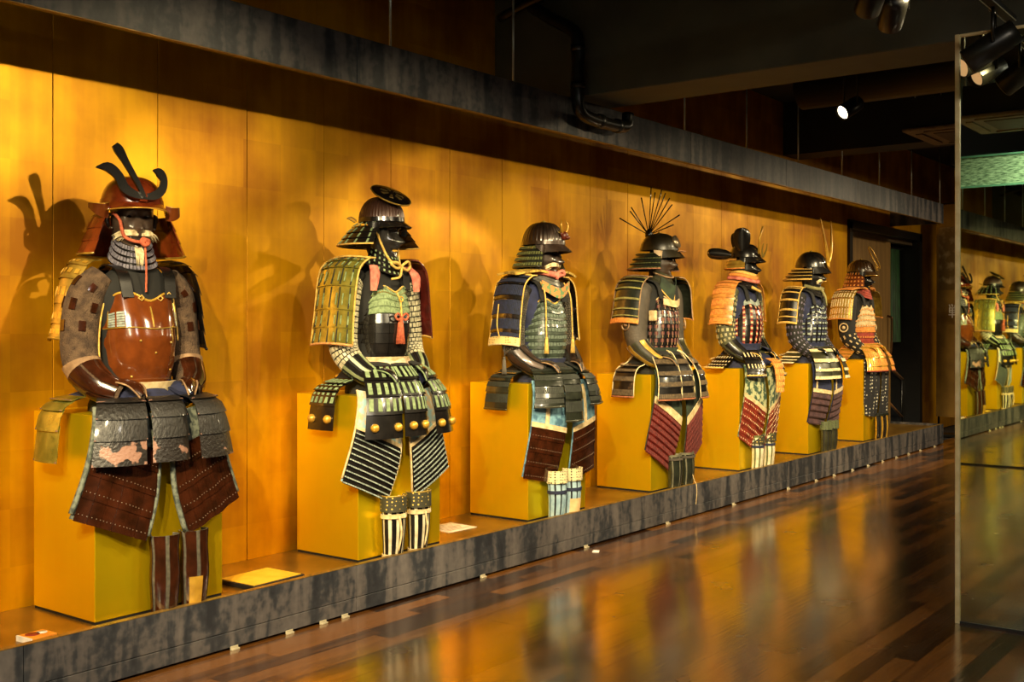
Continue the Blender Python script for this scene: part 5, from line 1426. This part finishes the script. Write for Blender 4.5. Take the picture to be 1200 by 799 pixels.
def extra5(root, zw, zc, zs):
    for k in range(3):
        z = zs + 0.055 + 0.03 * k
        r = 0.125 - 0.012 * k
        cord(root, [(-r * 0.6, -r, z + 0.02), (r * 0.4, -r * 1.05, z + 0.01), (r * 1.15, 0, z - 0.02), (r * 0.4, r * 1.05, z + 0.01), (-r * 0.6, r, z + 0.02)], 0.017, [C_PINK, C_ORL, C_YELLOW][k], 'neck_roll')
    cord(root, [(0.13, -0.07, zs - 0.01), (0.16, 0.03, zs - 0.05)], 0.013, C_YELLOW, 'toggle', 4)
    # tan sleeve end hanging between the thighs
    S = strip([(0.25, 0.02, 0.97), (0.32, 0.025, 0.93), (0.345, 0.03, 0.80), (0.34, 0.03, 0.68)], [(0, 0.06, 0), (0, 0.07, 0), (0, 0.068, 0), (0, 0.055, 0)], (0.03, 0, 0), (1, 0, 0))
    b = MB(); patch(b, S, nu=8, nv=8, th=0.005); p = b.build('centre_tasset', C_ORL, root)
    lames(p, S, 7, C_ORL, v0=0.05, nu=8, nv=1, lace=(C_YELLOW, 8, 0.3, 0.2, 0.8))
P5 = dict(dz=0.085, hz=1.86, head_yaw=12, bowl=L_BLACK, bowl_r=(0.140, 0.122, 0.125), brim=(0.05, 0.04), neck=L_GOLDD, neck_n=3, neck_d=0.10, neck_flare=0.06, neck_arc=0.6, neck_rim=C_ORL, turn=0.02, crest=crest_ears, mask=L_BLACK, coat=C_NAVY,
          cuirass=cuirass5, sleeve=mat('olive_mail_cloth', '4a4a2a', '2e2e18', rough=0.7, scale=60), sleeve_fn=sleeve5, hand=L_BLACK, hand_rim=C_YELLOW,
          sode=dict(w=0.105, x=-0.02, len=0.36, n=6, m=lac('orange_gold_lacquer', 'c98a40', '9c6428', rough=0.35), rim=C_ORL, lace=(C_ORL, 26, 0.8, 0.1, 0.7)),
          skirt=dict(n=4, m=L_BLACK, bot=0.82, side=0.84, v0=0.25, lace=[(C_CREAML, 7, 0.3, 0.35, 0.75)], rim=C_YELLOW, no_center=True, back=C_NAVY), sash=C_NAVY,
          thigh=dict(cloth=C_GREEN, fn=thigh5, bot=0.215, slant=0.08, spread=0.3, wave=0.005), extra=[extra5])

# ---------------------------------------------------------------- 6: two long gilt horns, navy laced
def sleeve6(sl, S, s):
    tile_part(sl, S, cells_grid(-1, 1, 14, 0.10, 0.9, 12, 0.6, 0.6, True), 0.005, mat('violet_stud', '6b6275', '453f52', rough=0.4), 'sleeve_studs')
def thigh6(tg, S, s):
    b = MB(); patch(b, S, -0.99, 0.99, 0.62, 0.67, 14, 1, 0.007, 0.007, 0.006); b.build('thigh_band', C_CREAM, tg)
    b = MB(); patch(b, S, -0.75 * 1, -0.62, 0.05, 0.62, 2, 6, 0.006, 0.006, 0.005); b.build('thigh_ribbon', C_CREAM, tg)
    lames(tg, S, 5, mat('plum_brown', '3a2420', '241513', rough=0.5), v0=0.67, v1=1.0, u0=-0.98, u1=0.98, nu=10, nv=1, name='thigh_lame', lace=(mat('plum_lacing', '54383a', '38242a', rough=0.8), 14, 0.7, 0.2, 0.85))
def extra6(root, zw, zc, zs):
    cord(root, [(0.0, -0.11, zs + 0.06), (0.10, -0.05, zs + 0.03), (0.12, 0.05, zs + 0.03), (0.0, 0.11, zs + 0.06)], 0.018, mat('olive_neck_cloth', '8a8350', '5f5a34', rough=0.85), 'neck_cloth')
    cord(root, [(0.12, 0.0, zs + 0.03), (0.16, 0.02, zs - 0.04), (0.165, 0.05, zs - 0.14)], [0.012, 0.010, 0.006], MATS['olive_neck_cloth'], 'neck_cloth_end')
P6 = dict(dz=0.07, hz=1.835, head_yaw=12, bowl=L_BLACK, bowl_r=(0.155, 0.130, 0.155), brim=(0.045, 0.06), neck=L_BLACK, neck_n=4, neck_d=0.13, neck_flare=0.15, neck_arc=0.60, neck_rim=C_YELLOW, neck_lace=(C_YELLOW, 40, 0.9, 0.75, 0.93), turn=0.03, crest=crest_long, mask=L_BLACK, hair=0.05, beard=True, throat=L_BLACK, coat=C_NAVY,
          cuirass=cuirass_lames(8, L_BLACK, lace=[(C_GREYL2, 20, 0.5, 0.55, 0.9), (C_NAVYL, 20, 0.7, 0.1, 0.5)], top=C_NAVYL), sleeve=C_BLACK, sleeve_fn=sleeve6, hand=L_BLACK,
          sode=dict(w=0.095, x=-0.055, len=0.34, n=6, m=L_BLACK, rim=C_YELLOW, edge=C_YELLOW, lace=(C_YELLOW, 24, 0.92, 0.72, 0.94)),
          skirt=dict(n=4, m=L_OLIVE, bot=0.74, side=0.86, v0=0.15, lace=(C_CREAML, 20, 0.8, 0.6, 0.95), rim=C_CREAML, back=C_NAVY), sash=C_NAVY,
          thigh=dict(cloth=C_NAVY, fn=thigh6, bot=0.29, slant=0.02, spread=0.2), extra=[extra6])

# ---------------------------------------------------------------- 7: gilt ring crest, orange and cream lacing
def sleeve7(sl, S, s):
    p = S.fn(np.array([0.05]), np.array([0.48]))[0]; n = S.normal(np.array([0.05]), np.array([0.48]))[0]
    e1 = np.cross(n, (0, 0, 1)); e1 /= np.linalg.norm(e1); e2 = np.cross(n, e1)
    b = MB(); tube(b, [p + n * 0.006 + (e1 * math.cos(a) + e2 * math.sin(a)) * 0.045 for a in np.linspace(0, 2 * PI, 21)[:-1]], 0.008, 5, closed=True); b.build('sleeve_emblem', C_CREAM, sl)
    b = MB(); ball(b, p + n * 0.004, 0.02, 10, 6); b.build('sleeve_emblem_core', C_CREAM, sl)
    tile_part(sl, S, cells_grid(-0.9, 0.9, 8, 0.55, 0.95, 5, 0.7, 0.5, True), 0.006, C_CREAM, 'sleeve_studs')
def thigh7(tg, S, s):
    pass
def cuirass7(root, STO):
    SD = flipv(STO)
    b = MB(); patch(b, SD, -1, 1, 0, 1, 40, 10, 0, 0, 0.004); c = b.build('cuirass', L_GOLD, root)
    lames(c, SD, 7, L_GOLD, nu=40, nv=1, name='cuirass_lame', mats=[C_CREAM, C_CREAM, C_CREAM, C_CREAM, C_ORL, C_RED, C_RED], lace=(C_ORL, 40, 0.5, 0.7, 0.95))
P7 = dict(dz=0.075, hz=1.845, head_yaw=10, bowl=mat('amber_bowl', '4a3218', '2c1c0c', rough=0.3, coat=0.6), ribs=24, bowl_r=(0.145, 0.125, 0.135), brim=(0.05, 0.04), brim_rim=L_GOLD, neck=mat('rust_lacquer', '7a3c1c', '54260f', rough=0.3, coat=0.5), neck_n=4, neck_d=0.17, neck_flare=0.07, neck_arc=0.64, neck_rim=C_BLACK, neck_lace=(C_ORL, 18, 0.4, 0.3, 0.8), turn=0.03, crest=crest_ring, mask=L_BLACK, teeth=True, throat=C_RED, coat=C_BLACK, collar=C_ORL,
          cuirass=cuirass7, sleeve=C_BLACK, sleeve_fn=sleeve7, hand=L_GOLD, sleeve_r=[0.062, 0.086, 0.094, 0.086, 0.062, 0.046],
          sode=dict(w=0.125, x=-0.05, len=0.30, n=5, m=L_GOLDD, rim=C_ORL, lace=[(C_CREAML, 9, 0.4, 0.08, 0.92), (C_RED, 9, 0.12, 0.0, 1.0)], out=0.02), sode_far=dict(x=0.03),
          skirt=dict(n=4, m=L_GOLD, bot=0.76, side=0.88, v0=0.1, lace=[(C_ORL, 8, 0.5, 0.1, 0.9)], rim=C_RED, back=C_RED), sash=C_RED,
          thigh=dict(cloth=C_DOTS, fn=thigh7, bot=0.26, slant=0.02, spread=0.1, wave=0.012))

SUITS = [
    (P1, -4.42, -3, 'suit with rounded russet plate cuirass, furry brown sleeves and black three-pronged crest'),
    (P2, -4.41, -1, 'suit with tilted round black disc crest, olive gold shoulder guards and orange tassel'),
    (P3, -4.38, -5, 'suit with navy shoulder guards, teal ribbed cuirass and gilt horned beast crest'),
    (P4, -4.38, -4, 'suit with fan of thin black rays behind helmet and silver forehead disc'),
    (P5, -4.37, -4, 'suit with black eared helmet, orange shoulder guards and green floral thigh cloth'),
    (P6, -4.37, -5, 'suit with two long gilt horns and black shoulder guards striped in yellow'),
    (P7, -4.41, -4, 'suit with gilt ring crest, orange and cream lacing and emblem on black sleeve'),
]
for i, (P, x, yaw, lab) in enumerate(SUITS):
    make_suit(lab, P, (x, AY[i] + (-0.015 if i == 0 else 0), PZ), yaw)

# gold plinths
PLAB = ['gold plinth under the russet plate armour, nearest of the row', 'gold plinth under the armour with the disc crest', 'gold plinth under the navy and teal armour',
        'gold plinth under the armour with the black ray crest', 'gold plinth under the armour with green floral thigh cloth', 'gold plinth under the armour with long gilt horns', 'gold plinth under the orange laced armour, farthest of the row']
for i, yy in enumerate(AY):
    r = empty('display_plinth', (-4.484, yy, PZ)); tag(r, PLAB[i], 'plinth', 'gold leafed plinths')
    slab('body', (-0.2415, -0.33, 0.012), (0.2415, 0.33, 0.886), M_PED, r, bev=0.0015)
    slab('base', (-0.238, -0.327, 0.0), (0.238, 0.327, 0.012), M_BLACK, r)

# shin guards
S_CREAM = mat('cream_splint', 'd8ceb0', 'a89c7c', rough=0.5)
SG = [
    dict(h=0.345, cloth=mat('grey_fur_seam', '5a5446', '3c382e', rough=0.95, scale=60), splint=[L_RUSSET], n=4, gap=0.14, r=[0.066, 0.058, 0.064, 0.052], st=0.0),
    dict(h=0.33, cloth=S_CREAM, splint=[L_BLACK, L_BLACK], n=6, gap=0.22, knee=C_HEXD, knee_rim=L_GOLDD, straps=[0.30, 0.96], strap_m=C_CREAM, knot=True, r=[0.068, 0.066, 0.064, 0.052]),
    dict(h=0.30, cloth=C_BLACK, splint=[mat('pale_blue_splint', '9fb8c0', '6f8c9c', rough=0.6)], n=6, gap=0.16, knee=C_HEX, straps=[0.42], strap_m=C_NAVYL, r=[0.064, 0.062, 0.060, 0.052]),
    dict(h=0.27, cloth=mat('grey_green_cloth', '6b6652', '3c3a2a', rough=0.85), splint=[L_DGREEN], n=4, gap=0.1, straps=[0.12], strap_m=C_GREYL, r=[0.074, 0.066, 0.062, 0.056]),
    dict(h=0.30, cloth=C_OLIVEL, splint=[S_CREAM], n=5, gap=0.2, knee=C_HEXD, knee_pk=0.09, straps=[0.32], strap_m=C_NAVYL, r=[0.060, 0.060, 0.060, 0.054]),
    dict(h=0.30, cloth=C_BLACK, splint=[L_OLIVE], n=5, gap=0.15, knee=mat('olive_hex', '4a5030', '1c1f12', rough=0.7, tex='dots', scale=50, lo=0.28, hi=0.36), r=[0.062, 0.06, 0.062, 0.054]),
    dict(h=0.30, cloth=C_BLACK, splint=[L_GOLD, L_BLACK], n=6, gap=0.2, straps=[0.08], strap_m=L_DGREEN, r=[0.062, 0.06, 0.062, 0.054]),
]
SY = [(-0.03, 0.125), (-0.125, 0.075), (-0.10, 0.075), (-0.08, 0.12), (-0.115, 0.12), (-0.06, 0.11), (-0.02, 0.13)]
SN_ = ['russet lacquered shin guard', 'black and white splinted shin guard with studded knee pad', 'pale blue splinted shin guard with dotted knee pad', 'dark green shin guard with grey cloth strap', 'cream splinted shin guard with pointed knee pad', 'olive splinted shin guard before the horned armour', 'gold and black splinted shin guard at the far end']
EXT = [('with grey fur seams, left of its pair', 'with gold panel, right of its pair'), ('left of its pair', 'right of its pair'), ('left of its pair', 'with beige patch, right of its pair')] + [('left of its pair', 'right of its pair')] * 4
for i, p in enumerate(SG):
    for j in (0, 1):
        q = dict(p)
        if i == 0 and j == 1: q['patch'] = (-0.30, 0.10, 0.58, 0.97, L_GOLD, 'gold panel')
        if i == 2 and j == 1: q['patch'] = (-0.40, 0.25, 0.62, 0.95, mat('beige_patch', 'd9b887', 'bf9a68', rough=0.8), 'beige leather patch')
        sg_ = shin_guard(f'{SN_[i]}, {EXT[i][j]}', 'shin guards standing before the plinths', (-4.185, AY[i] + SY[i][j], PZ), (-18 if i < 3 else -8) + 6 * j, q)
        if i == 3 and j == 1:
            cord(sg_, [(0.055, 0.0, 0.10), (0.068, 0.006, 0.05), (0.084, 0.008, 0.02), (0.086, 0.01, -0.05), (0.084, 0.0, -0.13)], 0.003, C_CREAM, 'loose_tie')

# label cards and plaque on the deck
pq = empty('label_plaque', (-4.325, 3.61, PZ), math.radians(2)); tag(pq, 'yellow sign plaque with black frame lying on the platform beside the nearest plinth', 'sign')
slab('frame', (-0.135, -0.165, 0.0), (0.135, 0.165, 0.022), M_BLACK, pq, bev=0.002)
slab('face', (-0.122, -0.152, 0.018), (0.122, 0.152, 0.0245), mat('plaque_yellow', 'e6b83c', 'd9a628', rough=0.4), pq)
sh = empty('label_sheet', (-4.50, 5.27, PZ), math.radians(-4)); tag(sh, 'white printed label sheet lying on the platform between second and third plinths', 'label')
slab('paper', (-0.13, -0.13, 0.0), (0.10, 0.12, 0.003), mat('paper_white', 'e3d9c4', 'd6c8ac', rough=0.7), sh)
b = MB()
for k in range(7):
    box(b, (-0.10 + 0.026 * k, -0.10, 0.003), (-0.094 + 0.026 * k, 0.09 - 0.02 * (k % 3), 0.0034))
b.build('text_lines', mat('print_red_brown', '9a6a50', rough=0.8), sh, 'stuff')
cd = empty('label_card', (-4.243, 2.395, PZ), math.radians(4)); tag(cd, 'small folded orange card with red and white spots at the lower left', 'card')
slab('body', (-0.05, -0.055, 0.0), (0.05, 0.055, 0.022), mat('card_orange', 'd98a28', 'c47620', rough=0.5), cd, bev=0.002)
slab('spine', (-0.05, -0.062, 0.0), (0.05, -0.055, 0.022), mat('card_white', 'eee6da', rough=0.6), cd)
b = MB(); cyl(b, (-0.012, -0.015, 0.022), (-0.012, -0.015, 0.0232), 0.028, n=20); b.build('red_spot', mat('card_red', '8a2410', rough=0.5), cd)
b = MB(); cyl(b, (-0.01, 0.025, 0.022), (-0.01, 0.025, 0.0232), 0.022, n=20); b.build('white_spot', MATS['card_white'], cd)
b = MB(); box(b, (-0.02, -0.035, 0), (0.025, 0.03, 0.004), 0.0015); ball(b, (0.0, 0.0, 0.004), (0.02, 0.028, 0.004), 10, 5)
ps = b.build('paper_scrap', MATS['card_white']); ps.location = (-3.999, 6.136, 0.0); ps.rotation_euler = (0, 0, 0.5)
tag(ps, 'white paper scrap on the wood floor beside the platform foot', 'scrap')
